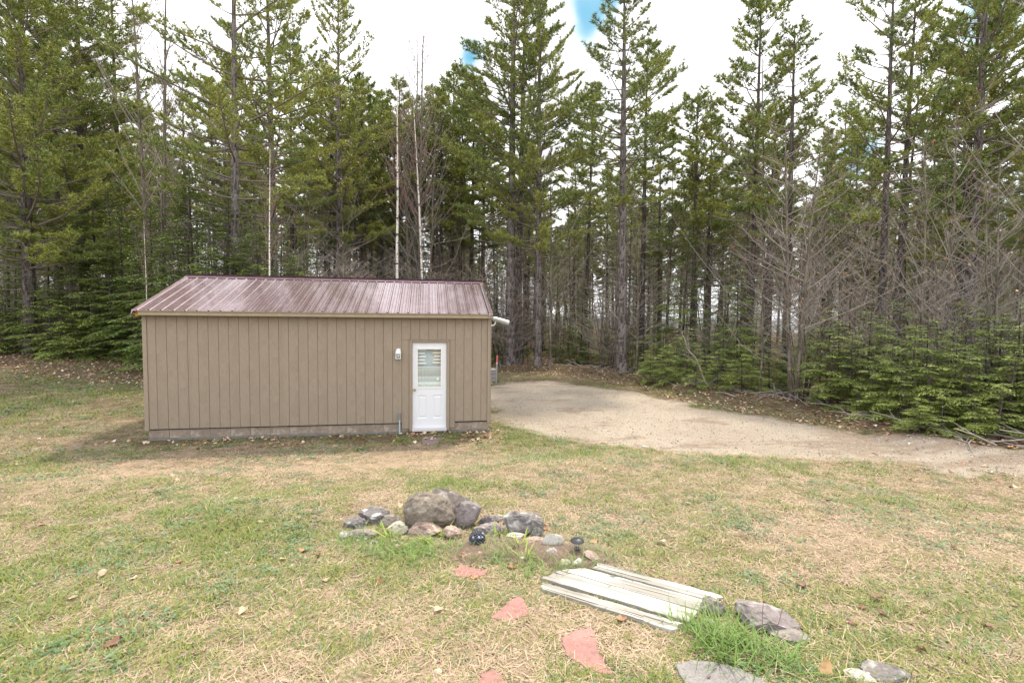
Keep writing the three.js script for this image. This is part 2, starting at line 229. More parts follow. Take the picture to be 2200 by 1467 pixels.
const roofMat = new THREE.MeshPhysicalMaterial({ color: lin(0.31, 0.205, 0.23), map: roofTone, bumpMap: roofBump, bumpScale: 0.002, roughness: 0.2, roughnessMap: roofRough, metalness: 0.6, clearcoat: 1, clearcoatRoughness: 0.08 });
const whiteMat = std({ color: lin(0.74, 0.76, 0.8), roughness: 0.45, bumpMap: grain, bumpScale: 0.0005 });
const white2 = std({ color: lin(0.78, 0.78, 0.76), roughness: 0.4 });
const brass = std({ color: lin(0.42, 0.33, 0.16), roughness: 0.3, metalness: 0.9 });
const dark = std({ color: lin(0.03, 0.03, 0.032), roughness: 0.8 });
const XL = -0.25, XR = 7.14, ZB = -4.3, SP = 0.2032;
const shed = thing('shed', 'tan vertical board shed with brown ribbed metal roof and white door', 'shed', [0, 0, 0]);
{
  const shift = (g, dx, dy = 0, dz = 0) => (g.translate(dx, dy, dz), g);
  // foundation: footing strip with blocks standing on it
  const found = part(shed, 'foundation', new Buf().box(XL + 0.05, -0.6, ZB + 0.05, XR - 0.05, -0.03, -0.052).geo(), mortarMat, 'grey mortar joints between the foundation blocks');
  part(found, 'footing', boxGeo(XL + 0.03, -0.75, ZB + 0.03, XR - 0.02, -0.213, -0.026, 0.3), footMat, 'rough grey concrete footing at the ground');
  const r = RNG(3);
  for (let k = 0, x = XL + 0.045; x < XR - 0.1; k++, x += 0.4064) { const x1 = Math.min(x + 0.397, XR - 0.045); part(found, 'concrete_block', chamBox(x, -0.205, -0.2, x1, -0.032, -0.040 + (r() - 0.5) * 0.006, 0.005, k * 0.37), blockMat); }
  for (let k = 0, z = -0.22; z > ZB + 0.3; k++, z -= 0.4064) part(found, 'concrete_block', shift(chamBox(XR - 0.2, -0.205, -0.397, XR - 0.045, -0.032, 0, 0.005, k * 0.53), 0, 0, z), blockMat);
  // front wall: backing sheet and one board between each pair of grooves
  const bx0 = XL + 0.085, bx1 = XR - 0.085, TOP = 2.46, DX0 = 5.318, DX1 = 6.102, DY0 = -0.148, DY1 = 1.861;
  const fw = new Buf(); fw.box(bx0, 0.004, -0.06, DX0 - 0.03, TOP, -0.017).box(DX1 + 0.03, 0.004, -0.06, bx1, TOP, -0.017).box(DX0 - 0.03, DY1 + 0.03, -0.06, DX1 + 0.03, TOP, -0.017);
  const front = part(shed, 'front_wall', fw.geo(), grooveMat, 'dark grooves between the siding boards');
  const edges = [bx0]; for (let k = 0; k <= 34; k++) edges.push(k * SP); edges.push(bx1);
  const GW = 0.0032; let k2 = 0;
  const board = (x0, x1, y0, y1) => part(front, 'siding_board', chamBox(x0, y0, -0.016, x1, y1, (r() - 0.5) * 0.0015, 0.002, (k2++) * 0.219), sidingMat);
  for (let k = 0; k < edges.length - 1; k++) {
    const a = edges[k] + (k ? GW : 0.001), b = edges[k + 1] - (k < edges.length - 2 ? GW : 0.001); const yb = (a > 6.2 ? 0.004 : 0) + (r() - 0.5) * 0.002;
    const fx0 = DX0 - 0.07, fx1 = DX1 + 0.07, fy = DY1 + 0.06;
    if (b <= fx0 || a >= fx1) board(a, b, yb, TOP);
    else { board(Math.max(a, a), b, fy, TOP); if (a < fx0) board(a, fx0 - 0.002, yb - 0.14, fy - 0.003); if (b > fx1) board(fx1 + 0.002, b, yb - 0.14, fy - 0.003); }
  }
  part(shed, 'corner_trim', chamBox(XL, -0.03, -0.09, XL + 0.082, TOP, 0.018, 0.004), trimMat);
  part(shed, 'corner_trim', chamBox(XR - 0.083, -0.047, -0.02, XR - 0.018, TOP, 0.018, 0.004, 1.3), trimMat);
  part(shed, 'corner_trim', chamBox(XR - 0.016, -0.06, -0.09, XR + 0.004, TOP, 0.014, 0.004, 2.3), trimMat);
  // end and back walls, with the gables
  const gable = (x, side) => {
    const s = new THREE.Shape(); s.moveTo(ZB + 0.01, 0); s.lineTo(-0.095, 0); s.lineTo(-0.095, 2.5); s.lineTo(-2.15, 3.33); s.lineTo(ZB + 0.01, 2.5); s.closePath();
    const g = new THREE.ExtrudeGeometry(s, { depth: 0.05, bevelEnabled: false }); g.rotateY(-Math.PI / 2); g.translate(x, 0, 0); const w = part(shed, side, g, grooveMat);
    for (let k = 0; k < 20; k++) { const z1 = -0.098 - k * SP - 0.004, z0 = Math.max(ZB + 0.012, z1 - SP + 0.008); if (z1 - z0 < 0.02) break; const zm = (z0 + z1) / 2, top = (z) => 2.46 + (1 - Math.abs(z + 2.15) / 2.15) * 0.86; const sh = new THREE.Shape(); sh.moveTo(z0, 0.004); sh.lineTo(z1, 0.004); sh.lineTo(z1, top(z1)); sh.lineTo(z0, top(z0)); sh.closePath(); const bg = new THREE.ExtrudeGeometry(sh, { depth: 0.014, bevelEnabled: false }); bg.rotateY(-Math.PI / 2); bg.translate(x + (side === 'right_wall' ? 0.0145 : -0.0505), 0, 0); part(w, 'siding_board', bg, sidingMat); }
  };
  gable(XL + 0.052, 'left_wall'); gable(XR - 0.018, 'right_wall');
  part(shed, 'back_wall', boxGeo(XL + 0.06, 0, ZB, XR - 0.07, 2.5, ZB + 0.008), sidingMat);
  // eaves: soffit, fascia, drip edge
  const RX0 = -0.335, RX1 = 7.155, SL = Math.atan2(3.405 - 2.525, 2.15 + 0.2), LS = Math.hypot(0.88, 2.35);
  part(shed, 'soffit', boxGeo(RX0 + 0.11, 2.428, 0.019, RX1 - 0.03, 2.442, 0.155), trimMat);
  part(shed, 'fascia', chamBox(RX0 + 0.1, 2.425, 0.157, RX1 - 0.012, 2.497, 0.18, 0.004), fasciaMat);
  part(shed, 'drip_edge', chamBox(RX0 + 0.095, 2.499, 0.155, RX1 - 0.006, 2.524, 0.196, 0.006), dripMat, 'olive drip edge under the roofing');  // olive, yellower than the fascia
  part(shed, 'rake_end', boxGeo(RX0 + 0.035, 2.4, 0.05, RX0 + 0.092, 2.49, 0.15), std({ color: lin(0.5, 0.2, 0.05), map: wallTone, roughness: 0.9 }), 'bare orange wood at the end of the eave');
  // roofing sheets: major ribs every nine inches, two minor ribs between
  const prof = (x0, x1, first) => { const p = []; for (let x = x0; x < x1 - 0.02; x += 0.2286) { p.push([x - 0.028, 0], [x - 0.012, 0.019], [x + 0.012, 0.019], [x + 0.028, 0]); for (const m of [0.078, 0.152]) if (x + m < x1 - 0.03) p.push([x + m - 0.011, 0], [x + m - 0.004, 0.0035], [x + m + 0.004, 0.0035], [x + m + 0.011, 0]); } p.push([x1 - 0.0285, 0]); return p; };
  const slope = (x, d, up, back) => { const z0 = 0.2 - Math.cos(SL) * d - Math.sin(SL) * up, y = 2.528 + Math.sin(SL) * d + Math.cos(SL) * up; return [x, y, back ? -4.3 - z0 : z0]; };
  const sheet = (x0, x1, back) => {
    const b = new Buf(), P = prof(x0, x1), N = 10;
    for (let k = 0; k < P.length - 1; k++) { const [xa, ha] = P[k], [xb, hb] = P[k + 1]; for (let s = 0; s < N; s++) { const d0 = LS * s / N, d1 = LS * (s + 1) / N, a = slope(xa, d0, ha, back), bb = slope(xb, d0, hb, back), c = slope(xb, d1, hb, back), d = slope(xa, d1, ha, back), uv = [xa, d0, xb, d0, xb, d1, xa, d1]; if (back) b.quad(bb, a, d, c, null, [xb, d0, xa, d0, xa, d1, xb, d1]); else b.quad(a, bb, c, d, null, uv); } }
    for (let k = 0; k < P.length - 1; k++) { const [xa, ha] = P[k], [xb, hb] = P[k + 1]; b.quad(slope(xa, 0, ha - 0.006, back), slope(xb, 0, hb - 0.006, back), slope(xb, 0, hb, back), slope(xa, 0, ha, back)); }
    return b.geo();
  };
  const roof = part(shed, 'roof', new Buf().box(0, 0, 0, 0.02, 0.02, 0.02).geo(), dark);
  { const b = new Buf(); for (const back of [0, 1]) { const q = [slope(RX0 + 0.03, 0.03, -0.035, back), slope(RX1 - 0.02, 0.03, -0.035, back), slope(RX1 - 0.02, LS, -0.035, back), slope(RX0 + 0.03, LS, -0.035, back)]; b.quad(...q); const t = [slope(RX0 + 0.03, 0.03, -0.012, back), slope(RX1 - 0.02, 0.03, -0.012, back), slope(RX1 - 0.02, LS, -0.012, back), slope(RX0 + 0.03, LS, -0.012, back)]; b.quad(...t); b.quad(q[0], q[1], t[1], t[0]); b.quad(q[0], t[0], t[3], q[3]); b.quad(q[1], q[2], t[2], t[1]); } roof.geometry = b.geo(); roof.material = dark; roof.userData.label = 'dark sheathing under the metal roofing'; }
  for (let k = 0; k < 9; k++) { const x0 = RX0 + 0.085 + k * 0.9144, x1 = Math.min(x0 + 0.9144, RX1 - 0.05); if (x1 - x0 < 0.1) break; for (const back of [0, 1]) part(roof, 'roof_sheet', sheet(x0, x1, back), roofMat); }
  const rake = (x0, x1, name) => { for (const back of [0, 1]) { const b = new Buf(); const A = (x, d, u) => slope(x, d, u, back); const seg = (xa, ua, xb, ub) => b.quad(A(xa, -0.005, ua), A(xb, -0.005, ub), A(xb, LS - 0.02, ub), A(xa, LS - 0.02, ua), null, [xa, 0, xb, 0, xb, LS, xa, LS]); seg(x0, -0.1, x0 + 0.001, 0.02); seg(x0, 0.02, x0 + 0.03, 0.027); seg(x0 + 0.03, 0.027, x1 - 0.02, 0.022); seg(x1 - 0.02, 0.022, x1, 0.004); seg(x1 - 0.001, 0.004, x1 + 0.0005, -0.03); b.quad(A(x0, -0.005, -0.1), A(x0 + 0.03, -0.005, -0.01), A(x0 + 0.03, -0.005, 0.027), A(x0, -0.005, 0.02)); b.quad(A(x0 + 0.03, -0.005, -0.01), A(x1, -0.005, -0.01), A(x1, -0.005, 0.004), A(x0 + 0.03, -0.005, 0.027)); part(roof, name, b.geo(), roofMat); } };
  rake(RX0, RX0 + 0.095, 'rake_trim'); rake(RX1 - 0.09, RX1, 'rake_trim');
  { const b = new Buf(), e = RX0 + 0.005, f = RX1 - 0.002; for (const back of [0, 1]) { const A = (x, d, u) => slope(x, d, u, back); const pr = [[-0.165, 0.02], [-0.16, 0.032], [-0.05, 0.034], [-0.02, 0.05], [0.018, 0.05]]; for (let k = 0; k < pr.length - 1; k++) b.quad(A(e, LS + pr[k][0], pr[k][1]), A(f, LS + pr[k][0], pr[k][1]), A(f, LS + pr[k + 1][0], pr[k + 1][1]), A(e, LS + pr[k + 1][0], pr[k + 1][1]), null, [e, 0, f, 0, f, 0.1, e, 0.1]); b.quad(A(e, LS - 0.165, 0.02), A(e, LS - 0.05, 0.034), A(e, LS, 0.05), A(e, LS, 0)); b.quad(A(f, LS - 0.165, 0.02), A(f, LS - 0.05, 0.034), A(f, LS, 0.05), A(f, LS, 0)); } part(roof, 'ridge_cap', b.geo(), roofMat); }
  { const b = new Buf(); for (let x = RX0 + 0.085; x < RX1 - 0.1; x += 0.2286) for (const d of [0.05, 0.66, 1.27, 1.88]) for (const o of d < 0.1 ? [-0.042, 0.042] : [-0.042]) { const p0 = slope(x + o, d, 0.0005), p1 = slope(x + o, d, 0.007); b.tube([p0, p1], [0.006, 0.005], 6); } const sc = part(roof, 'roof_screws', b.geo(), std({ color: lin(0.12, 0.07, 0.07), roughness: 0.5 })); sc.userData.kind = 'stuff'; }
  // door frame and door
  const fr = (name, ...a) => part(shed, name, chamBox(...a, 0.004, a[0]), trimMat);
  fr('door_casing', DX0 - 0.068, DY0 - 0.05, -0.02, DX0 - 0.006, DY1 + 0.02, 0.022); fr('door_casing', DX1 + 0.006, DY0 - 0.05, -0.02, DX1 + 0.066, DY1 + 0.02, 0.022); fr('door_casing', DX0 - 0.068, DY1 + 0.0215, -0.02, DX1 + 0.066, DY1 + 0.058, 0.024);
  part(shed, 'drip_cap', chamBox(DX0 - 0.075, DY1 + 0.059, -0.01, DX1 + 0.073, DY1 + 0.068, 0.036, 0.002), trimMat);
  fr('door_jamb', DX0 - 0.03, DY0 - 0.04, -0.11, DX0 - 0.002, DY1 + 0.03, 0.012); fr('door_jamb', DX1 + 0.002, DY0 - 0.04, -0.11, DX1 + 0.03, DY1 + 0.03, 0.012); fr('door_jamb', DX0 - 0.001, DY1 - 0.004, -0.11, DX1 + 0.001, DY1 + 0.028, 0.011);
  const DZ = -0.075, PX0 = 5.433, PX1 = 5.976, PY0 = 0.814, PY1 = 1.706, sl = new THREE.Shape();
  sl.moveTo(DX0 + 0.002, DY0 + 0.014); sl.lineTo(DX1 - 0.002, DY0 + 0.014); sl.lineTo(DX1 - 0.002, DY1 - 0.007); sl.lineTo(DX0 + 0.002, DY1 - 0.007); sl.closePath();
  const hole = (x0, y0, x1, y1) => { const h = new THREE.Path(); h.moveTo(x0, y0); h.lineTo(x0, y1); h.lineTo(x1, y1); h.lineTo(x1, y0); h.closePath(); sl.holes.push(h); };
  hole(PX0, PY0, PX1, PY1); const pan = [[5.434, 0.089, 5.652, 0.627], [5.789, 0.091, 6.0, 0.632]]; for (const p of pan) hole(...p);
  const dg = new THREE.ExtrudeGeometry(sl, { depth: 0.04, bevelEnabled: false }); dg.translate(0, 0, DZ); const door = part(shed, 'door', dg, whiteMat, 'white steel door with half window');
  for (const [x0, y0, x1, y1] of pan) { const b = new Buf(), Z = DZ + 0.04, w = 0.016, g = 0.05; const ring = (i, z) => [[x0 + i, y0 + i, z], [x1 - i, y0 + i, z], [x1 - i, y1 - i, z], [x0 + i, y1 - i, z]]; const R = [ring(0, Z), ring(w, Z - 0.012), ring(g - 0.016, Z - 0.012), ring(g, Z - 0.001)]; for (let k = 0; k < 3; k++) for (let e = 0; e < 4; e++) b.quad(R[k][e], R[k][(e + 1) % 4], R[k + 1][(e + 1) % 4], R[k + 1][e]); b.quad(...R[3]); part(door, 'door_panel', b.geo(), whiteMat); }
  { const Z = DZ + 0.0405, t = 0.028, f = (x0, y0, x1, y1) => part(door, 'window_frame', chamBox(x0, y0, Z - 0.03, x1, y1, Z + 0.009, 0.004), white2); f(PX0 - t, PY0 - t, PX1 + t, PY0 + 0.008); f(PX0 - t, PY1 - 0.008, PX1 + t, PY1 + t); f(PX0 - t, PY0 + 0.0085, PX0 + 0.008, PY1 - 0.0085); f(PX1 - 0.008, PY0 + 0.0085, PX1 + t, PY1 - 0.0085); }
  part(door, 'window_pane', boxGeo(PX0 + 0.009, PY0 + 0.009, DZ + 0.026, PX1 - 0.009, PY1 - 0.009, DZ + 0.027), new THREE.MeshPhysicalMaterial({ color: 0xffffff, transmission: 1, thickness: 0, roughness: 0.02, ior: 1.5, specularIntensity: 1 }));
  // pale sheets and slats behind the glass paint the house reflected in it
  const cur = new Buf(), N = 60; const sheetWave = (u) => 0.004 * Math.sin(u * 33) + 0.003 * Math.sin(u * 71 + 1); for (let k = 0; k < N; k++) { const a = k / N, b2 = (k + 1) / N, X = (u) => lerp(PX0 - 0.01, PX1 + 0.01, u); cur.quad([X(a), PY0 - 0.02, DZ - 0.004 + sheetWave(a)], [X(b2), PY0 - 0.02, DZ - 0.004 + sheetWave(b2)], [X(b2), 1.282, DZ - 0.004 + sheetWave(b2) * 0.4], [X(a), 1.282, DZ - 0.004 + sheetWave(a) * 0.4]); }
  part(door, 'reflection_sheet', cur.geo(), std({ color: lin(0.72, 0.82, 0.8), roughness: 0.95, map: blockTone }), 'pale green sheet behind the glass standing for its reflection');
  part(door, 'divider_bar', chamBox(PX0 + 0.004, 1.278, DZ + 0.001, PX1 - 0.004, 1.294, DZ + 0.011, 0.003), white2);
  for (let k = 0; k < 5; k++) { const y = 1.345 + k * 0.078; part(door, 'reflection_slat', new Buf().box(PX0 - 0.01, y, DZ - 0.05, PX0 + 0.2 - (k % 2) * 0.03, y + 0.045 , DZ - 0.045).geo(), std({ color: lin(0.8, 0.84, 0.82), roughness: 0.8 })); part(door, 'reflection_slat', new Buf().box(PX1 - 0.2 + (k % 3) * 0.02, y + 0.01, DZ - 0.05, PX1 + 0.01, y + 0.055, DZ - 0.045).geo(), std({ color: lin(0.8, 0.76, 0.62), roughness: 0.8 })); }  // pale slats painting the reflected house in the upper glass
  part(door, 'backing_sheet', boxGeo(PX0 - 0.02, PY0 - 0.03, DZ - 0.09, PX1 + 0.02, PY1 + 0.03, DZ - 0.085), std({ color: lin(0.5, 0.6, 0.64), roughness: 0.9 }), 'grey green sheet behind the door window standing for its reflection');
  part(door, 'pale_disc', new THREE.CircleGeometry(0.034, 7).translate(5.895, 1.005, DZ + 0.0285), white2, 'white disc low on the window pane');  // small white disc just in front of the pane
  const kn = new THREE.LatheGeometry([[0, 0.062], [0.018, 0.06], [0.027, 0.05], [0.029, 0.042], [0.024, 0.032], [0.013, 0.024], [0.012, 0.012], [0.03, 0.008], [0.032, 0]].map((p) => new THREE.Vector2(...p)), 20); kn.rotateX(Math.PI / 2); kn.translate(5.372, 0.763, DZ + 0.04); part(door, 'door_knob', kn, brass, 'round brass door knob');
  part(shed, 'threshold', chamBox(DX0 - 0.002, DY0 - 0.055, -0.1, DX1 + 0.002, DY0 + 0.01, 0.05, 0.004), std({ color: lin(0.62, 0.6, 0.62), roughness: 0.5, metalness: 0.2 }), 'pale sill under the door');
  part(shed, 'sill_board', boxGeo(DX0 - 0.066, -0.32, -0.09, DX1 + 0.066, DY0 - 0.057, -0.004), std({ color: lin(0.09, 0.09, 0.075), roughness: 0.95, map: blockTone }), 'dark board below the sill');  // much darker than the sill above it
  // wall lantern left of the door
  const LX = 5.006, lamp = part(shed, 'wall_lantern', new THREE.LatheGeometry([[0, 0.1], [0.03, 0.095], [0.052, 0.075], [0.062, 0.045], [0.064, 0.006], [0.07, 0]].map((p) => new THREE.Vector2(...p)), 20).translate(LX, 1.612, 0.075), white2, 'small white wall lantern with clear glass');
  part(lamp, 'backplate', chamBox(LX - 0.035, 1.55, 0.0005, LX + 0.045, 1.72, 0.02, 0.006), white2);
  part(lamp, 'base', chamBox(LX - 0.058, 1.492, 0.015, LX + 0.058, 1.506, 0.131, 0.004), white2);
  for (const [a, b] of [[-1, -1], [1, -1], [-1, 1], [1, 1]]) part(lamp, 'lantern_bar', boxGeo(LX + a * 0.048 - 0.006, 1.507, 0.073 + b * 0.048 - 0.006, LX + a * 0.048 + 0.006, 1.611, 0.073 + b * 0.048 + 0.006), white2);
  part(lamp, 'lantern_glass', new THREE.CylinderGeometry(0.042, 0.042, 0.1, 16, 1, true).translate(LX, 1.559, 0.073), new THREE.MeshPhysicalMaterial({ color: 0xf4fbff, transmission: 1, thickness: 0, roughness: 0.05 }));
  part(lamp, 'lamp_bulb', new THREE.SphereGeometry(0.026, 14, 10).translate(LX, 1.555, 0.073), std({ color: lin(0.8, 0.8, 0.78), roughness: 0.3 }));
  // conduit left of the door
  const cond = part(shed, 'conduit', new THREE.CylinderGeometry(0.0165, 0.0165, 0.6, 14).translate(5.031, -0.15, 0.024), std({ color: lin(0.42, 0.5, 0.58), roughness: 0.5 }), 'pale blue grey conduit rising from the ground');
  part(cond, 'conduit_fitting', chamBox(5.008, 0.085, 0.0015, 5.054, 0.24, 0.05, 0.006), std({ color: lin(0.19, 0.22, 0.25), roughness: 0.5 }));
  // tubular yard lamp on the right end
  const yl = new THREE.Group(); yl.name = 'yard_lamp'; yl.position.set(7.15, 2.4, -0.3); shed.add(yl); yl.userData.label = 'white tubular yard lamp on a bent arm under the right eave';
  const ax = new THREE.Vector3(0.42, -0.115, 0), sh = new THREE.LatheGeometry([[0, 0], [0.035, 0.004], [0.05, 0.03], [0.056, 0.1], [0.06, 0.36], [0.062, 0.42], [0.054, 0.42], [0.05, 0.36], [0.04, 0.06], [0, 0.05]].map((p) => new THREE.Vector2(...p)), 24);
  sh.rotateZ(-Math.PI / 2 - Math.atan2(0.115, 0.42)); sh.translate(0.05, 0.03, 0); part(yl, 'lamp_housing', sh, std({ color: lin(0.62, 0.68, 0.68), roughness: 0.35, metalness: 0.3, map: blockTone }));
  const cur3 = new THREE.CatmullRomCurve3([[-0.02, -0.14, 0], [0.06, -0.145, 0], [0.1, -0.13, 0], [0.125, -0.09, 0], [0.13, -0.02, 0]].map((p) => new THREE.Vector3(...p))); part(yl, 'lamp_arm', new THREE.TubeGeometry(cur3, 16, 0.016, 8), white2);
  part(yl, 'lamp_mount', chamBox(-0.006, -0.18, -0.04, 0.012, -0.06, 0.04, 0.004), white2);
}

// ---------------------------------------------------------------- trees
const barkTex = (seed, base, dk, fx, fy) => dataTex(256, 512, (u, v) => { const a = vnoise(u * fx, v * fy, seed, fx), b = vnoise(u * fx * 3, v * fy * 3, seed + 1, fx * 3), c = vnoise(u * 60, v * 60, seed + 2, 60); const f = sstep(0.3, 0.62, a * 0.6 + b * 0.4), s = 0.8 + 0.4 * (c - 0.5), l = sstep(0.62, 0.8, vnoise(u * 6, v * 6, seed + 5, 6)) * 0.25; return [0, 1, 2].map((k) => (lerp(dk[k], base[k], f) + l * (k === 1 ? 0.32 : 0.28)) * s); }, true, [1, 0.5]);
const barkMat = (t, b = 0.02, r = 0.95) => std({ map: t, bumpMap: t, bumpScale: b, roughness: r });
const pineBark = barkMat(barkTex(101, [0.58, 0.54, 0.53], [0.35, 0.31, 0.30], 8, 9));
const darkBark = barkMat(barkTex(111, [0.47, 0.43, 0.41], [0.27, 0.24, 0.23], 8, 9));
const mapleBark = barkMat(barkTex(121, [0.60, 0.55, 0.50], [0.42, 0.38, 0.34], 6, 5), 0.008);
const redBark = barkMat(barkTex(131, [0.44, 0.36, 0.34], [0.27, 0.21, 0.20], 6, 7), 0.012);
const birchBark = (() => { const t = dataTex(256, 512, (u, v) => { const a = vnoise(u * 4, v * 40, 141, 40), b = vnoise(u * 3, v * 9, 142, 9), c = vnoise(u * 40, v * 80, 143, 80), mk = Math.max(sstep(0.78, 0.86, a), sstep(0.8, 0.88, b) * 0.8) * 0.75, s = 0.86 + 0.1 * c; return [lerp(s, 0.2, mk), lerp(s * 0.975, 0.18, mk), lerp(s * 0.94, 0.17, mk)]; }, true, [1, 0.5]); return barkMat(t, 0.004); })();
const twigMat = std({ color: lin(0.20, 0.165, 0.145), roughness: 0.95 }), deadMat = std({ color: lin(0.27, 0.24, 0.215), roughness: 0.95 }), greyTwig = std({ color: lin(0.31, 0.275, 0.25), roughness: 0.95 }), redTwig = std({ color: lin(0.24, 0.145, 0.125), roughness: 0.95 });
const leafMat = std({ vertexColors: true, roughness: 0.55, side: THREE.DoubleSide });
const fan = (r) => { const z = r() * 2 - 1, a = r() * 6.2832, q = Math.sqrt(1 - z * z); return [Math.cos(a) * q, z, Math.sin(a) * q]; };
const nrm = (v) => { const l = Math.hypot(v[0], v[1], v[2]) || 1; return [v[0] / l, v[1] / l, v[2] / l]; };
const add = (p, d, t) => [p[0] + d[0] * t, p[1] + d[1] * t, p[2] + d[2] * t];
function bend(p, dir, len, n, curve, wob, r) { // a limb path: start, direction, length, upward curl
  const o = [p]; let d = nrm(dir), q = p; for (let k = 0; k < n; k++) { d = nrm([d[0] + (r() - 0.5) * wob, d[1] + curve / n + (r() - 0.5) * wob, d[2] + (r() - 0.5) * wob]); q = add(q, d, len / n); o.push(q); } return o;
}
const along = (pts, s) => { const f = clamp(s, 0, 0.9999) * (pts.length - 1), k = Math.floor(f), t = f - k, a = pts[k], b = pts[k + 1]; return [[lerp(a[0], b[0], t), lerp(a[1], b[1], t), lerp(a[2], b[2], t)], nrm([b[0] - a[0], b[1] - a[1], b[2] - a[2]])]; };
const taper = (n, a, b) => Array.from({ length: n }, (_, k) => lerp(a, b, k / (n - 1)));
function tuft(B, p, d, r, n, len, w, col) {
  for (let k = 0; k < n; k++) { const f = fan(r), e = nrm([d[0] * 0.7 + f[0] * 0.85, d[1] * 0.7 + f[1] * 0.8 + 0.18, d[2] * 0.7 + f[2] * 0.85]), s = fan(r), l = len * (0.7 + r() * 0.5), sd = nrm([e[1] * s[2] - e[2] * s[1], e[2] * s[0] - e[0] * s[2], e[0] * s[1] - e[1] * s[0]]), v = 0.75 + r() * 0.5; B.tri(add(p, sd, w), add(p, sd, -w), add(p, e, l), [col[0] * v, col[1] * v, col[2] * v]); }
}
function trunkPath(H, r, lean = 0.01, n = 16) { const o = []; let x = 0, z = 0; const a = r() * 6.28; for (let k = 0; k <= n; k++) { o.push([x, k ? H * k / n : -0.25, z]); x += (Math.cos(a) * lean + (r() - 0.5) * 0.012) * H / n; z += (Math.sin(a) * lean + (r() - 0.5) * 0.012) * H / n; } return o; }
function deadLimbs(B, path, H, y0, y1, gap, len, r, sub = 3, th = 0.011) {
  for (let y = y0; y < y1; y += gap * (0.6 + r() * 0.8)) { const [p] = along(path, y / H), a = r() * 6.28, L = len * (0.35 + r() * 0.75), pts = bend(p, [Math.cos(a), -0.05 + r() * 0.3, Math.sin(a)], L, 5, -0.15 + r() * 0.35, 0.22, r); B.tube(pts, taper(6, th * (0.8 + r() * 0.6), 0.004), 4, null, false); for (let s = 0; s < sub; s++) { const [q, d] = along(pts, 0.25 + r() * 0.7), f = fan(r); B.tube(bend(q, [d[0] + f[0] * 0.8, d[1] + f[1] * 0.5, d[2] + f[2] * 0.8], L * (0.2 + r() * 0.3), 3, 0.1, 0.25, r), taper(4, 0.006, 0.003), 3, null, false); } }
}
// eastern white pine: whorled limbs, plumes of needles toward the limb ends
function pine(o) {
  const r = RNG(o.seed), H = o.H, cb = o.cb * H, T = new Buf(), L = new Buf(), D = new Buf(), N = new Buf(), path = trunkPath(H, r, o.lean ?? 0.012, 20), r0 = o.r0;
  T.tube(path, path.map((_, k) => (k === 0 ? r0 * 1.35 : r0 * Math.pow(1 - k / 20.6, 0.8) + 0.012)), 12);
  const gap = (o.gap ?? 0.52) * 1.22, dens = o.dens ?? 1;
  for (let y = cb; y < H - 0.15; y += gap * (0.7 + r() * 0.5)) {
    const t = (y - cb) / (H - cb), nb = Math.round((o.per ?? 5) * (0.7 + r() * 0.5)), a0 = r() * 6.28;
    for (let b = 0; b < nb; b++) {
      const a = a0 + b / nb * 6.28 + (r() - 0.5) * 0.7, pr = Math.pow(1 - t, 0.72) * (0.55 + 0.45 * Math.min(1, t * 3.5)) + 0.05, len = o.R * pr * (0.38 + r() * 0.62 + (r() < 0.14 ? 0.3 : 0)) + 0.25, mood = (r() - 0.5) * 0.7; if (r() < (o.gapP ?? 0.1)) continue;
      const el = lerp(-0.02, 0.75, Math.pow(t, 1.1)) + (r() - 0.5) * 0.25, [p] = along(path, y / H), pts = bend(p, [Math.cos(a) * Math.cos(el), Math.sin(el), Math.sin(a) * Math.cos(el)], len, 7, 0.28 + r() * 0.25, 0.12, r);
      L.tube(pts, taper(8, 0.012 + len * 0.0095, 0.006), 5, null, false);
      const ns = Math.round(len * 5.0 * dens) + 3;
      for (let s = 0; s < ns; s++) {
        const u0 = len > 1.3 ? 0.36 : 0.15, u = u0 + (1 - u0) * Math.pow((s + r()) / ns, 0.75), [q, d] = along(pts, u), sd = s % 2 ? 1 : -1, sl = (0.24 + 0.3 * len * (1.15 - u) * 0.55) * (0.5 + r() * 0.8), cr = nrm([-d[2] * sd, 0.1, d[0] * sd]), w = 0.5 + r() * 0.5;
        const tw = bend(q, [d[0] * 0.8 + cr[0] * w, d[1] * 0.6 + 0.18 + (r() - 0.4) * 0.35, d[2] * 0.8 + cr[2] * w], sl, 3, 0.3, 0.2, r); L.tube(tw, taper(4, 0.007, 0.004), 3, null, false);
        const nt = Math.max(2, Math.round(sl * 10 * (o.tufts ?? 1))), mix = clamp(0.52 + mood + (r() - 0.5) * 0.25 + (o.yellow ?? 0)), col = [lerp(0.15, 0.39, mix), lerp(0.225, 0.41, mix), lerp(0.065, 0.09, mix)];
        for (let k = 0; k < nt; k++) { const [c, e] = along(tw, 0.25 + 0.75 * (k + r()) / nt); tuft(N, c, e, r, o.needles ?? 11, o.nl ?? 0.19, o.nw ?? 0.014, col); }
      }
      const [c, e] = along(pts, 0.999); tuft(N, c, e, r, 14, 0.2, 0.014, [0.26, 0.31, 0.08]);
    }
  }
  deadLimbs(D, path, H, 1.2, cb + (H - cb) * 0.25, o.deadGap ?? 0.16, o.deadLen ?? 2.0, r);
  return { trunk: T.geo(), limbs: L.geo(), dead: D.geo(), crown: N.geo(), H };
}
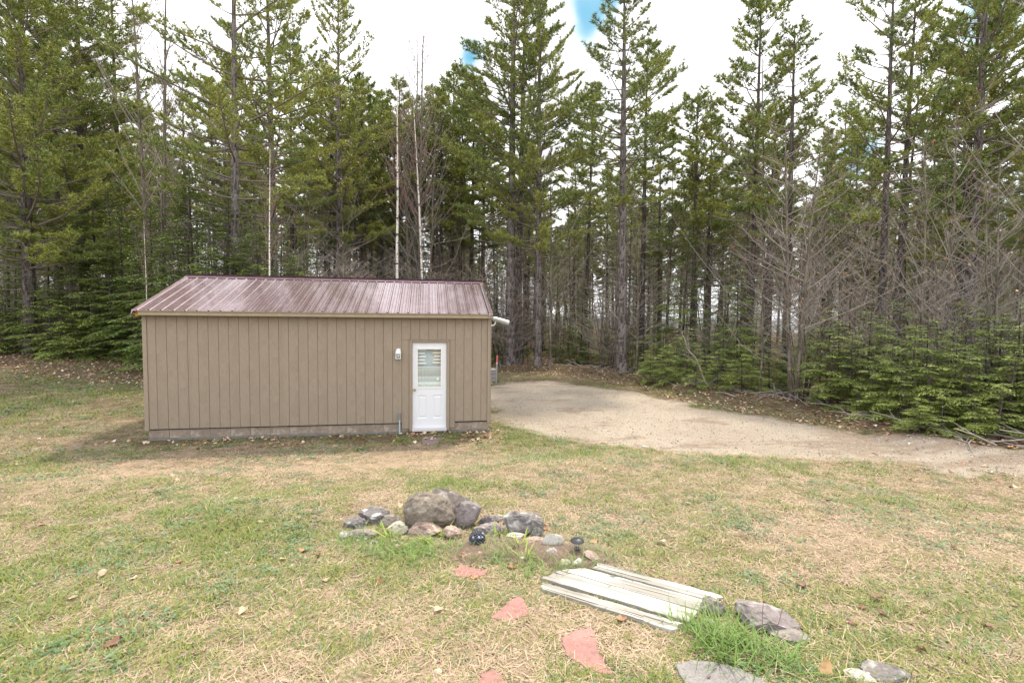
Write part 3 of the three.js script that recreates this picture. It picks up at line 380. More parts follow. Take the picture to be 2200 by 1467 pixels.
// young hemlock: soft drooping sprays down to the ground
function hemlock(o) {
  const r = RNG(o.seed), H = o.H, T = new Buf(), L = new Buf(), N = new Buf(), path = trunkPath(H, r, 0.03, 10);
  T.tube(path, path.map((_, k) => o.r0 * (1 - k / 10.4) + 0.006), 8);
  for (let y = 0.12; y < H - 0.05; y += (o.gap ?? 0.1) * (0.6 + r() * 0.8)) {
    const t = y / H, a = r() * 6.28, len = (o.R * Math.pow(1 - t, 0.8) * (0.5 + 0.5 * Math.min(1, t * 5 + 0.5)) + 0.12) * (0.55 + r() * 0.55), [p] = along(path, t), pts = bend(p, [Math.cos(a), 0.28 + t * 0.5, Math.sin(a)], len, 6, -1.0 + r() * 0.5, 0.16, r);
    L.tube(pts, taper(7, 0.005 + len * 0.006, 0.003), 4, null, false);
    const ns = Math.round(len * 12 * (o.dens ?? 1)) + 3;
    for (let s = 0; s < ns; s++) {
      const u = 0.15 + 0.85 * (s + r()) / ns, [q, d] = along(pts, u), sd = s % 2 ? 1 : -1, sl = (0.1 + 0.34 * len * (1.1 - u)) * (0.6 + r() * 0.6), cr = nrm([-d[2] * sd, 0, d[0] * sd]), tw = bend(q, [d[0] * 0.75 + cr[0], d[1] * 0.5 - 0.02 + (r() - 0.5) * 0.2, d[2] * 0.75 + cr[2]], sl, 3, -0.35, 0.12, r);
      const mix = clamp(0.42 + (r() - 0.5) * 0.6 + (o.yellow ?? 0)), col = [lerp(0.12, 0.36, mix), lerp(0.20, 0.41, mix), lerp(0.05, 0.08, mix)], nl = Math.max(4, Math.round(sl * 36));
      for (let k = 0; k < nl; k++) { const [c, e] = along(tw, (k + r()) / nl), s2 = k % 2 ? 1 : -1, x = nrm([-e[2] * s2 + e[0] * 0.7, e[1] - 0.1 + (r() - 0.5) * 0.5, e[0] * s2 + e[2] * 0.7]), l = 0.07 + r() * 0.06, w = 0.013 + r() * 0.006, v = 0.75 + r() * 0.5, up = nrm([(r() - 0.5) * 0.6, 1, (r() - 0.5) * 0.6]), ww = nrm([x[1] * up[2] - x[2] * up[1], x[2] * up[0] - x[0] * up[2], x[0] * up[1] - x[1] * up[0]]), cc = [col[0] * v, col[1] * v, col[2] * v], m = add(c, x, l * 0.5); B4(N, c, add(m, ww, w), add(c, x, l), add(m, ww, -w), cc); }
    }
  }
  return { trunk: T.geo(), limbs: L.geo(), crown: N.geo(), H };
}
function B4(B, a, b, c, d, col) { B.tri(a, b, c, col); B.tri(a, c, d, col); }
// leafless broadleaf tree
function bare(o) {
  const r = RNG(o.seed), H = o.H, T = new Buf(), L = new Buf(), F = new Buf();
  const grow = (pts, rad, lev) => {
    const n = lev === 0 ? Math.round(H * (o.br ?? 2.2)) : lev === 1 ? (o.n1 ?? 5) : (o.n2 ?? 3), len = pts.reduce((s, p, k) => (k ? s + Math.hypot(p[0] - pts[k - 1][0], p[1] - pts[k - 1][1], p[2] - pts[k - 1][2]) : 0), 0);
    for (let k = 0; k < n; k++) {
      const u = lev === 0 ? lerp(o.b0 ?? 0.25, 0.98, Math.pow((k + r()) / n, 0.9)) : 0.2 + 0.78 * (k + r()) / n, [p, d] = along(pts, u), a = r() * 6.28, f = fan(r), el = o.el ?? 0.6, L1 = len * (lev === 0 ? (o.bl ?? 0.3) * (1.15 - u) + 0.05 : 0.42 * (1.2 - u)) * (0.6 + r() * 0.7);
      const dir = lev === 0 ? [Math.cos(a), el + r() * 0.4, Math.sin(a)] : [d[0] + f[0] * 0.85, d[1] + f[1] * 0.45 + 0.15, d[2] + f[2] * 0.85], m = lev === 0 ? 6 : 4, q = bend(p, dir, L1, m, lev === 0 ? (o.curl ?? 0.4) : 0.2, 0.28, r), rr = Math.max(0.0045, rad * (1 - u * 0.8) * (lev === 0 ? 0.4 : 0.5));
      (lev === 0 ? L : L).tube(q, taper(m + 1, rr, lev === 0 ? 0.005 : 0.0028), lev === 0 ? 5 : 3, null, false);
      if (lev < 2) grow(q, rr, lev + 1); if (o.leaves && lev === 2) for (let s = 0; s < 2; s++) if (r() < o.leaves) { const c = add(q[q.length - 1], fan(r), 0.04), x = fan(r), y = fan(r), v = 0.7 + r() * 0.6; B4(F, c, add(c, x, 0.04), add(add(c, x, 0.04), y, 0.045), add(c, y, 0.04), [0.30 * v * (o.lc?.[0] ?? 1), 0.17 * v * (o.lc?.[1] ?? 1), 0.08 * v * (o.lc?.[2] ?? 1)]); }
    }
  };
  const stems = o.stems ?? 1; for (let s = 0; s < stems; s++) { const a = s / stems * 6.28 + r(), lean = stems > 1 ? (o.spread ?? 0.07) : (o.lean ?? 0.02), n = 16, pts = []; let x = Math.cos(a) * (stems > 1 ? 0.12 : 0), z = Math.sin(a) * (stems > 1 ? 0.12 : 0), wx = 0, wz = 0; const h = H * (s ? 0.75 + r() * 0.25 : 1); for (let k = 0; k <= n; k++) { pts.push([x, k ? h * k / n : -0.2, z]); wx = wx * 0.7 + (r() - 0.5) * (o.wob ?? 0.03); wz = wz * 0.7 + (r() - 0.5) * (o.wob ?? 0.03); x += (Math.cos(a) * lean + wx) * h / n; z += (Math.sin(a) * lean + wz) * h / n; } T.tube(pts, pts.map((_, k) => (k ? o.r0 * Math.pow(1 - k / (n + 0.6), 0.75) + 0.005 : o.r0 * 1.3)), 9); grow(pts, o.r0, 0); }
  return { trunk: T.geo(), limbs: L.geo(), crown: o.leaves ? F.geo() : null, H };
}
function tree(name, g, mats, label, category, group) { // prototype with its parts, placed later
  const t = new THREE.Group(); t.name = name; t.userData = { label, category, group, base: name }; part(t, 'trunk', g.trunk, mats[0]); part(t, 'branches', g.limbs, mats[1]);
  if (g.dead) part(t, 'dead_branches', g.dead, mats[3] || deadMat); if (g.crown) part(t, 'crown', g.crown, mats[2] || leafMat); t.userData = { ...t.userData }; t.H = g.H; return t;
}
const bareH = (proto, h) => h / proto.H;
const plant = (proto, px, zd, yTop, label, opt = {}) => { const p = at(px, zd), H = opt.H || heightFor(px, zd, yTop, p[1]); const o = copyOf(proto, [p[0], p[1] - 0.05, p[2]], opt.turn ?? px * 0.7, 1, label, opt.group, 0); const s = H / proto.H; o.scale.set(s * (opt.wide ?? 1), s, s * (opt.wide ?? 1)); if (opt.tilt) o.rotation.z = opt.tilt; if (!opt.group) delete o.userData.group; taken.push([p[0], p[2], opt.keep ?? 1.5]); return o; };
const taken = [];
const M1 = [pineBark, twigMat, leafMat], M2 = [darkBark, twigMat, leafMat, deadMat], MH = [darkBark, twigMat, leafMat], MB = [mapleBark, greyTwig, leafMat], MW = [birchBark, redTwig, leafMat], MR = [redBark, redTwig, leafMat];
const big = [0, 1, 2].map((k) => tree('white_pine', pine({ seed: 200 + k, H: 20, cb: [0.34, 0.42, 0.3][k], R: [4.4, 3.7, 4.8][k], r0: 0.23, per: 5, gap: 0.5, yellow: [0, -0.1, 0.08][k] }), M1, '', 'tree'));
const dense = tree('white_pine', pine({ seed: 211, H: 20, cb: 0.2, R: 5.4, r0: 0.24, per: 6, gap: 0.42, gapP: 0.04, yellow: 0.02, deadLen: 2.6 }), M2, '', 'tree');
const limby = tree('white_pine', pine({ seed: 217, H: 22, cb: 0.38, R: 7.2, r0: 0.24, per: 4, gap: 0.75, gapP: 0.12, dens: 0.85, yellow: 0.02, deadLen: 3 }), M1, '', 'tree');
const gold = tree('white_pine', pine({ seed: 219, H: 20, cb: 0.32, R: 4.4, r0: 0.18, per: 5, gap: 0.5, yellow: 0.3 }), M1, '', 'tree');
const sparse = [0, 1].map((k) => tree('white_pine', pine({ seed: 223 + k, H: 16, cb: 0.42, R: 3.2, r0: 0.15, per: 4, gap: 0.5, gapP: 0.15, dens: 0.95, tufts: 1, yellow: -0.12, deadLen: 2.4 }), M2, '', 'tree'));
const wood = [0, 1, 2, 3].map((k) => tree('forest_pine', pine({ seed: 230 + k, H: 18, cb: [0.52, 0.45, 0.58, 0.4][k], R: [3.0, 3.4, 2.7, 3.2][k], r0: 0.14, per: 5, gap: 0.55, gapP: 0.12, dens: 0.75, needles: 10, nl: 0.24, nw: 0.022, tufts: 0.9, deadGap: 0.075, deadLen: 2.3, yellow: [0.1, 0, 0.2, -0.05][k] }), M2, 'slender forest pine with dead lower limbs and green top in the woods', 'tree', 'pines of the woods'));
const hem = [0, 1, 2, 3].map((k) => tree('young_hemlock', hemlock({ seed: 250 + k, H: [3.2, 4.2, 2.4, 6.5][k], R: [1.35, 1.5, 1.3, 1.8][k], r0: [0.03, 0.04, 0.025, 0.06][k], gap: [0.055, 0.06, 0.05, 0.075][k], yellow: [0.1, 0, 0.15, -0.1][k] }), MH, '', 'shrub'));
const mapleTwin = tree('bare_maple', bare({ seed: 301, H: 13, r0: 0.1, stems: 2, spread: 0.05, bl: 0.34, b0: 0.2, br: 2.4, el: 0.35, wob: 0.045, leaves: 0.35, lc: [0.9, 0.5, 0.7] }), MB, '', 'tree');
const mapleThin = [0, 1, 2].map((k) => tree('bare_maple', bare({ seed: 310 + k, H: 9, r0: 0.045, bl: 0.36, b0: 0.2, br: 2.6, el: [0.3, 0.5, 0.7][k], wob: 0.07, leaves: 0.15, lc: [0.9, 0.6, 0.7] }), MB, '', 'tree'));
const mapleTall = tree('bare_maple', bare({ seed: 320, H: 16, r0: 0.1, stems: 3, spread: 0.04, bl: 0.2, b0: 0.35, br: 2.2, el: 1.3, wob: 0.025, leaves: 0.3, lc: [0.8, 0.5, 0.6] }), MB, '', 'tree');
const birch = [0, 1].map((k) => tree('white_birch', bare({ seed: 330 + k, H: 13, r0: 0.075, bl: 0.17, b0: 0.5, br: 2, el: 1.2, wob: 0.035 }), MW, '', 'tree'));
const farPine = (() => { const r = RNG(999), B = new Buf(), T = new Buf(); T.tube([[0, -0.3, 0], [0.1, 9, 0], [0, 18, 0.1]], [0.17, 0.12, 0.02], 5, [0.13, 0.11, 0.1]); for (let k = 0; k < 70; k++) { const a = r() * 6.28, y = 1.5 + r() * 8; T.tube(bend([0.05, y, 0], [Math.cos(a), 0.1, Math.sin(a)], 0.8 + r() * 1.6, 3, 0.1, 0.3, r), [0.014, 0.012, 0.009, 0.006], 3, [0.16, 0.14, 0.125], false); } for (let k = 0; k < 950; k++) { const y = 5 + Math.pow(r(), 0.8) * 13, t = (y - 5) / 13, d = (0.3 + r() * 2.4) * (1.05 - t), a = r() * 6.28, m = r(); tuft(B, [Math.cos(a) * d, y, Math.sin(a) * d], [Math.cos(a), 0.3, Math.sin(a)], r, 3, 0.6, 0.07, [lerp(0.14, 0.3, m), lerp(0.19, 0.33, m), lerp(0.05, 0.08, m)]); } const all = new Buf(); for (const X of [T, B]) { const o = all.p.length / 3; for (const v of X.p) all.p.push(v); for (const v of X.n) all.n.push(v); for (const v of X.c) all.c.push(v); for (const v of X.u) all.u.push(v); for (const v of X.i) all.i.push(v + o); } all.hasC = true; return all.geo(); })();
const shrub = [0, 1, 2].map((k) => tree('bare_shrub', bare({ seed: 340 + k, H: 4.2, r0: 0.02, stems: 5, spread: 0.2, bl: 0.42, b0: 0.15, br: 2.6, n1: 4, n2: 3, el: 0.22, curl: 0.15, wob: 0.15, leaves: k === 1 ? 0.16 : 0.05, lc: [1.1, 1.1, 1.1] }), [mapleBark, greyTwig, leafMat], 'tangled leafless grey shrub under the trees', 'shrub', 'bare shrubs under the trees'));

// trees one can name
plant(dense, 62, 22, -160, 'dense dark pine filling the corner of the clearing left of the shed', { wide: 1.05, turn: 1 });
plant(dense, 185, 25.5, -70, 'broad olive pine crowding between the dark corner pine and the grey maple', { wide: 1.1, turn: 3.3 });
plant(limby, 506, 20.5, -190, 'tall pine behind the roof with long bare limbs sweeping left', { turn: 2.2 });
plant(gold, 592, 24, -110, 'yellow green pine standing beside the long limbed pine behind the roof', { wide: 1.1, turn: 0.5 });
plant(gold, 725, 28, -5, 'yellow green pine beside the patch of open sky behind the roof', { turn: 3.5, wide: 0.95 });
plant(mapleTall, 342, 23.5, -60, 'tall many stemmed grey maple between the dark pine and the long limbed pine', { turn: 0.3 });
plant(birch[0], 578, 18.5, 325, 'thin white birch sapling rising behind the roof below the yellow green pine', { turn: 1, wide: 0.8 });
plant(birch[1], 853, 25, 170, 'straight white birch behind the roof above the door', { turn: 2 });
plant(birch[0], 915, 26, 230, 'leaning white birch behind the roof, paired with the straight birch', { turn: 4, tilt: -0.05 });
plant(mapleTall, 893, 30, 95, 'bare maple with upright twigs against the open sky behind the roof', { turn: 2 });
plant(birch[1], 316, 19, 470, 'small white birch sapling beside the left end of the roof', { turn: 3, wide: 0.7 });
plant(big[0], 1096, 26, -60, 'large pine with broad crown and two trunks near the shed corner', { turn: 0.2, wide: 1.15 });
plant(big[1], 1111, 27, 10, 'second trunk of the twin pines near the shed corner, purplish and leaning in', { turn: 2.6 });
plant(big[2], 1157, 25.5, 5, 'straight pine just right of the twin pines at the back of the driveway', { turn: 4.4, wide: 0.9 });
plant(mapleThin[2], 1183, 25, 330, 'slim pale grey tree beside the straight pine at the back of the driveway', { turn: 1 });
plant(big[1], 1338, 23, -25, 'tall lone pine with clean pale trunk at the driveway edge', { turn: 5.2, wide: 1.2 });
plant(mapleThin[0], 1370, 22.5, 420, 'thin bare sapling beside the lone pine at the driveway edge', { turn: 3 });
plant(wood[1], 1490, 27, 205, 'mid height pine behind the lone pine', { turn: 1.3, wide: 1.2 });
plant(sparse[0], 1692, 21, 75, 'sparse dark pine rising behind the twin stemmed maple', { turn: 0.8, wide: 1.1 });
plant(mapleTwin, 1712, 15.8, 250, 'twin stemmed pale maple at the edge of the driveway', { turn: 2.5 });
plant(mapleThin[0], 1638, 16.3, 470, 'crooked slender maple with flat spreading twigs at the edge of the driveway', { turn: 2.0 });
plant(mapleThin[1], 1765, 15.5, 480, 'slender pale sapling just right of the twin stemmed maple', { turn: 5 });
plant(sparse[1], 1897, 17.5, -40, 'dark straight pine with sparse top behind the hemlock thicket', { turn: 2.4 });
plant(sparse[0], 1926, 18.5, 10, 'slimmer dark pine close behind the straight dark pine', { turn: 4 });
plant(big[2], 2085, 18, -150, 'big spreading pine over the hemlock thicket at the end of the driveway', { turn: 1.9, wide: 1.1 });
plant(limby, 2320, 16, -150, 'long limbed pine beyond the far end of the hemlock thicket', { turn: 0.4, wide: 0.9 });
plant(mapleThin[2], 1982, 14.5, 300, 'pale sapling rising out of the middle of the hemlock thicket', { turn: 0.4 });
plant(mapleThin[1], 2035, 15, 240, 'tall grey sapling beside the big spreading pine', { turn: 2.4 });
plant(mapleThin[0], 2140, 13.5, 330, 'bare maple sapling over the end of the hemlock thicket', { turn: 1.4 });
plant(mapleThin[2], 1845, 15.5, 420, 'pale leafless sapling left of the straight dark pine', { turn: 4.4 });
{ const rg = RNG(71); for (const [px, zd, yT] of [[775, 31, 190], [800, 33, 235], [822, 36, 215], [842, 32, 260], [866, 35, 190], [880, 38, 235], [905, 33, 250], [930, 36, 205], [948, 32, 225], [968, 34, 170], [985, 31, 215], [815, 41, 270], [895, 42, 260], [940, 41, 265], [1010, 33, 190], [1035, 31, 230]]) plant(wood[Math.floor(rg() * 4)], px, zd, yT, 'shorter forest pine in the dip of the skyline behind the birches', { group: 'pines in the dip of the skyline', turn: rg() * 6, wide: 1.05 + rg() * 0.3 }); }
// hemlock thickets: right of the driveway, left of the shed, and under the trees
const rH = RNG(77);
const hemG = 'hemlocks crowding the right edge of the driveway', hemL = 'hemlocks left of the shed', hemU = 'hemlocks under the trees';
for (const [px, zd, yT, k] of [[1500, 17.6, 770, 2], [1545, 17.2, 745, 0], [1440, 19.3, 735, 0], [1400, 20, 760, 2], [1600, 17, 735, 2], [1480, 19.5, 700, 1], [1790, 14.4, 725, 0], [1835, 14, 705, 1], [1780, 15.6, 650, 1], [1880, 13.4, 760, 0], [1925, 12.6, 735, 0], [1965, 12.4, 690, 1], [2010, 11.8, 775, 2], [2045, 12.2, 700, 1], [2090, 11.4, 760, 0], [2130, 11.7, 705, 1], [2075, 13, 640, 1], [2180, 11, 745, 0], [2215, 11.4, 690, 1], [2270, 10.8, 700, 0], [1935, 14.5, 640, 1], [2330, 10.6, 690, 1], [1990, 11.2, 850, 2], [2110, 10.7, 850, 2], [1850, 13.2, 830, 2], [1900, 13.6, 690, 1], [1810, 14.8, 690, 0], [2000, 13, 680, 1], [2060, 11.6, 740, 0], [2150, 12.4, 670, 1], [1945, 12.1, 800, 2], [1905, 12.8, 800, 2], [2160, 10.6, 820, 2], [2200, 12, 650, 1], [2035, 11.1, 840, 2], [1870, 14.4, 660, 1], [2240, 10.6, 790, 0]]) plant(hem[k], px, zd, yT, 'young green hemlock bush in the thicket at the driveway edge', { group: hemG, turn: rH() * 6, wide: 1.15 + rH() * 0.3, keep: 0.4 });
for (const [px, zd, yT, k] of [[-60, 21.5, 560, 1], [10, 21.8, 600, 0], [60, 22.3, 560, 1], [110, 21.5, 610, 0], [150, 22.6, 530, 1], [195, 22, 585, 0], [235, 23, 560, 1], [275, 22.4, 590, 0], [30, 24, 500, 3], [180, 24.5, 440, 3], [255, 24, 400, 3], [310, 23, 480, 3], [-140, 22, 500, 3], [130, 21.2, 650, 2], [215, 23.2, 420, 3], [270, 22.8, 450, 3], [100, 24, 470, 3], [325, 22, 430, 3], [285, 21.5, 560, 3], [240, 22, 520, 3]]) plant(hem[k], px, zd, yT, 'soft green hemlock in the row along the left edge of the lawn', { group: hemL, turn: rH() * 6, wide: 1.1 + rH() * 0.35, keep: 0.5 });
for (const [px, zd, yT] of [[395, 20, 350], [440, 19, 430], [540, 18.5, 470], [350, 21, 410], [600, 20, 480], [480, 20.5, 400], [660, 22, 510], [420, 21.5, 380], [560, 20, 450], [515, 19, 480], [640, 20, 545], [370, 19, 480], [455, 18, 500]]) plant(hem[3], px, zd, yT, 'taller hemlock showing above the shed roof', { group: 'hemlocks behind the shed', turn: rH() * 6, wide: 1 + rH() * 0.3, keep: 0.6 });
for (const [px, zd, yT, k] of [[1075, 29, 735, 0], [1100, 30, 745, 2], [1135, 29.5, 740, 0], [1205, 29, 730, 1], [1240, 28.5, 715, 1], [1265, 30, 690, 1], [1225, 31, 700, 3], [1290, 28, 735, 0], [1310, 29.5, 700, 1], [1385, 24, 715, 1], [1405, 22.5, 735, 0], [1425, 24.5, 690, 1], [1360, 27, 700, 3], [1455, 21.5, 720, 0], [1560, 20, 690, 1], [1620, 19.5, 685, 1], [1660, 18.5, 720, 0], [1740, 17.5, 690, 1], [1530, 22, 660, 3], [1690, 20, 670, 3]]) plant(hem[k], px, zd, yT, 'hemlock sapling among the trunks at the back edge of the driveway', { group: 'hemlock saplings at the back of the driveway', turn: rH() * 6, wide: 1.2 + rH() * 0.4, keep: 0.4 });
{ const rb = RNG(66); for (let k = 0; k < 34; k++) { const px = 610 + rb() * 480, zd = lineAt(px) - 0.5 + rb() * 6, p = at(px, zd); copyOf(shrub[k % 3], [p[0], p[1] - 0.05, p[2]], rb() * 6, 0.9 + rb() * 0.7, 'tangled grey brush showing over the right half of the roof', 'brush behind the roof'); } }
// the woods behind
{
  const r = RNG(4242); let n = 0, tries = 0;
  while (n < 245 && tries++ < 9000) {
    const px = -500 + r() * 3300, L = lineAt(px), zd = L + 2.5 + Math.pow(r(), 0.75) * 52, p = at(px, zd); if (Math.hypot(p[0] - 4, p[2]) < 9 || shedAt(p[0], p[2], 3)) continue;
    if (taken.some(([x, z, k]) => Math.hypot(x - p[0], z - p[2]) < Math.max(k, zd < 40 ? 1.7 : 1.4))) continue;
    if (px > 770 && px < 980 && zd < 34) continue; const k = Math.floor(r() * 4), H = (px < 770 ? 17.5 : px < 980 ? 13 : 14.5) + r() * 4.5, o = copyOf(wood[k], [p[0], p[1] - 0.05, p[2]], r() * 6.28, H / 18); o.scale.set(H / 18 * (0.9 + r() * 0.3), H / 18, H / 18 * (0.9 + r() * 0.3)); o.rotation.z = (r() - 0.5) * 0.05; taken.push([p[0], p[2], 1.5]); n++;
  }
  n = 0; tries = 0;
  while (n < 110 && tries++ < 4000) { const px = -300 + r() * 2800, L = lineAt(px), zd = L + 1.2 + Math.pow(r(), 1.3) * 26, p = at(px, zd); if (shedAt(p[0], p[2], 2.5) || taken.some(([x, z]) => Math.hypot(x - p[0], z - p[2]) < 0.7)) continue; const k = Math.floor(r() * 3), s = 0.7 + r() * 0.95; copyOf(mapleThin[k], [p[0], p[1] - 0.05, p[2]], r() * 6, s, 'slender leafless sapling standing among the pines', 'leafless saplings of the woods'); taken.push([p[0], p[2], 0.6]); n++; }
  n = 0; tries = 0;
  while (n < 170 && tries++ < 4000) { const px = -300 + r() * 2800, L = lineAt(px), zd = L + 2 + Math.pow(r(), 0.8) * 48, p = at(px, zd); if (shedAt(p[0], p[2], 2.5) || taken.some(([x, z]) => Math.hypot(x - p[0], z - p[2]) < 0.6)) continue; const k = [3, 1, 3, 0][Math.floor(r() * 4)]; copyOf(hem[k], [p[0], p[1] - 0.05, p[2]], r() * 6, 0.8 + r() * 0.7, 'dark young hemlock growing in the shade of the woods', hemU); taken.push([p[0], p[2], 0.8]); n++; }
  n = 0; tries = 0;
  while (n < 120 && tries++ < 4000) { const px = -200 + r() * 2600, L = lineAt(px), zd = L + 0.5 + r() * 16, p = at(px, zd); if (shedAt(p[0], p[2], 1.5) || (px > 1450 && r() < 0.65) || taken.some(([x, z]) => Math.hypot(x - p[0], z - p[2]) < 0.5)) continue; copyOf(shrub[Math.floor(r() * 3)], [p[0], p[1] - 0.05, p[2]], r() * 6, 0.6 + r() * 0.9); n++; }
  // beyond the woods that can be counted: a far stand seen only as a mass
  const M = [], C = [], O = new THREE.Object3D(), col = new THREE.Color(); for (let k = 0; k < 260; k++) { const px = -1300 + r() * 4800, zd = lineAt(px) + 42 + r() * 60, p = at(px, zd), s = 0.75 + r() * 0.4; O.position.set(p[0], p[1] - 0.3, p[2]); O.rotation.set(0, r() * 6.28, (r() - 0.5) * 0.06); O.scale.set(s * (0.9 + r() * 0.5), s, s * (0.9 + r() * 0.5)); O.updateMatrix(); M.push(O.matrix.clone()); const v = 0.75 + r() * 0.4; C.push([v, v * (0.95 + r() * 0.1), v]); }
  const im = new THREE.InstancedMesh(farPine, leafMat, M.length); im.name = 'distant_woods'; M.forEach((m, i) => { im.setMatrixAt(i, m); im.setColorAt(i, col.setRGB(...C[i])); }); im.castShadow = im.receiveShadow = true; tag(im, 'distant pine woods closing the view between the trunks', 'woods', null, 'stuff'); scene.add(im);
}

// ---------------------------------------------------------------- stones, planks and things in the yard
const depthAt = (px, py) => hit(px, py)[3];
const unit = (px, py) => depthAt(px, py) / FPX; // metres per photo pixel on the ground there
const rockMat = std({ vertexColors: true, roughness: 0.93 });
const keepOut = []; // [x, z, radius] where no grass grows
function rockGeo(seed, sx, sy, sz, o = {}) {
  let g = new THREE.IcosahedronGeometry(1, o.detail ?? 22); g.deleteAttribute('uv'); g.deleteAttribute('normal'); g = mergeVertices(g, 1e-5);
  const r = RNG(seed), P = g.attributes.position, C = new Float32Array(P.count * 3), cuts = Array.from({ length: (o.cuts ?? 5) + 4 }, () => [fan(r), 0.58 + r() * 0.32]); const tone = (o.tone ?? [0.3, 0.28, 0.28]).map((v) => v * (v < 0.42 ? 0.74 : 0.88)), sp = o.spots ?? 0.5;
  for (let i = 0; i < P.count; i++) {
    let v = [P.getX(i), P.getY(i), P.getZ(i)]; const n = fbm(v[0] * 1.3 + seed, v[1] * 1.3, v[2] * 1.3, 3) - 0.5, f = fbm(v[0] * 5 + seed, v[1] * 5, v[2] * 5 + 3, 3) - 0.5, ff = fbm(v[0] * 16 + seed, v[1] * 16, v[2] * 16, 2) - 0.5; let R = 1 + n * (o.rough ?? 0.75);
    v = v.map((q) => q * R); for (const [d, c] of cuts) { const e = v[0] * d[0] + v[1] * d[1] + v[2] * d[2]; if (e > c) v = add(v, d, (c - e) * 0.92); }
    const k = 1 + f * 0.17 + ff * 0.09; P.setXYZ(i, v[0] * k * sx, v[1] * k * sy, v[2] * k * sz);
    const l = sstep(0.05, 0.22, fbm(v[0] * 3.2 + seed * 2, v[1] * 3.2, v[2] * 3.2 + 7, 4) - 0.5) * sp, dk = sstep(0.04, 0.2, fbm(v[0] * 2.4 + 30, v[1] * 2.4 + seed, v[2] * 2.4, 4) - 0.5), gr = 0.78 + 0.7 * (vnoise(v[0] * 26 + seed, v[1] * 26, v[2] * 26) - 0.3) * 0.7 + 0.35 * (fbm(v[0] * 7, v[1] * 7 + seed, v[2] * 7, 3) - 0.5); let c = mix3(tone, [tone[0] * 0.5, tone[1] * 0.47, tone[2] * 0.5], dk * 0.85); c = mix3(c, o.lichen ?? [0.55, 0.54, 0.5], l); C[i * 3] = c[0] * gr; C[i * 3 + 1] = c[1] * gr; C[i * 3 + 2] = c[2] * gr;
  }
  g.setAttribute('color', new THREE.BufferAttribute(C, 3)); g.computeVertexNormals(); return g;
}
function stone(px, py, wpx, hpx, seed, label, o = {}) { // base centre in the photo, width and height in photo pixels
  const h = hit(px, py), u = h[3] / FPX, w = wpx * u / 2 * 1.06, hh = hpx * u / 2 * (o.tall ?? 1.0), d = w * (o.deep ?? 0.8); const m = new THREE.Mesh(rockGeo(seed, w * 1.08, hh * 1.25, d, o), rockMat); m.name = numbered(o.name || 'stone'); m.castShadow = m.receiveShadow = true; const c = camDir(px, py), l = Math.hypot(c.x, c.z);
  const X = h[0] + c.x / l * d * 0.55, Z = h[2] + c.z / l * d * 0.55; m.position.set(X, ground(X, Z) + hh * (o.sit ?? 0.54) + (o.lift ?? 0), Z); m.rotation.y = o.turn ?? YAW; if (o.roll) m.rotation.z = o.roll; tag(m, label, o.cat || 'stone', o.group); scene.add(m); keepOut.push([X, Z, Math.max(w, d) * 0.95]); return m;
}
const GREY = [0.25, 0.232, 0.228], BUFF = [0.46, 0.41, 0.34], PALE = [0.62, 0.58, 0.50], WARM = [0.36, 0.31, 0.27];
stone(917, 1137, 100, 80, 11, 'largest rounded grey boulder of the rock pile, mottled with lichen', { tone: [0.31, 0.262, 0.215], rough: 0.28, cuts: 3, deep: 0.8, name: 'boulder', detail: 24, spots: 0.35, lichen: [0.5, 0.45, 0.38], tall: 1.0 });
stone(955, 1114, 92, 72, 12, 'flat sided dark boulder leaning behind the largest one', { tone: [0.25, 0.215, 0.195], rough: 0.3, cuts: 7, deep: 0.6, name: 'boulder', roll: -0.35, detail: 22 });
stone(1001, 1134, 68, 52, 13, 'wedge shaped purple grey stone with flat front beside the largest boulder', { tone: [0.33, 0.285, 0.28], rough: 0.25, cuts: 8, roll: 0.12, detail: 22, lift: 0.03 });
stone(1000, 1095, 36, 28, 14, 'small dark stone perched at the back of the rock pile', { tone: GREY, cuts: 6 });
stone(807, 1124, 60, 38, 15, 'grey stone with a white lichen streak left of the largest boulder', { tone: [0.27, 0.25, 0.245], spots: 0.9, lichen: [0.72, 0.71, 0.7] });
stone(761, 1136, 46, 26, 16, 'low rounded grey stone at the left end of the rock pile', { tone: GREY, spots: 0.7 });
stone(842, 1130, 44, 24, 17, 'brownish half buried stone between the streaked stone and the largest boulder', { tone: WARM });
stone(851, 1147, 38, 28, 18, 'bright cream stone in front of the largest boulder', { tone: [0.6, 0.56, 0.44], spots: 0.2, cuts: 6 });
stone(913, 1153, 74, 28, 19, 'long low buff stone in front of the largest boulder', { tone: BUFF, spots: 0.6, lichen: [0.68, 0.65, 0.6] });
stone(972, 1159, 38, 30, 20, 'buff stone with a pale split face right of the long low stone', { tone: BUFF, cuts: 6, spots: 0.5, lichen: [0.7, 0.62, 0.5] });
stone(738, 1159, 22, 18, 21, 'small white stone at the far left end of the rock pile', { tone: [0.58, 0.56, 0.5], spots: 0.2 });
stone(776, 1158, 56, 18, 22, 'flat buried stone beside the small white stone', { tone: WARM });
stone(1052, 1132, 38, 26, 23, 'dark angular stone between the wedge stone and the right hand boulder', { tone: [0.22, 0.19, 0.2], cuts: 8 });
stone(1050, 1147, 54, 22, 24, 'low mauve grey stone in front of the dark angular stone', { tone: [0.38, 0.335, 0.33], spots: 0.4 });
stone(1123, 1152, 86, 54, 25, 'broad flat topped grey boulder at the right of the rock pile', { tone: [0.29, 0.27, 0.26], cuts: 7, name: 'boulder', detail: 24, spots: 0.6 });
stone(1154, 1156, 22, 26, 26, 'small greenish stone leaning on the flat topped boulder', { tone: [0.24, 0.24, 0.21] });
stone(1089, 1146, 24, 20, 27, 'rounded cream cobble against the flat topped boulder', { tone: [0.64, 0.55, 0.43], spots: 0.2 });
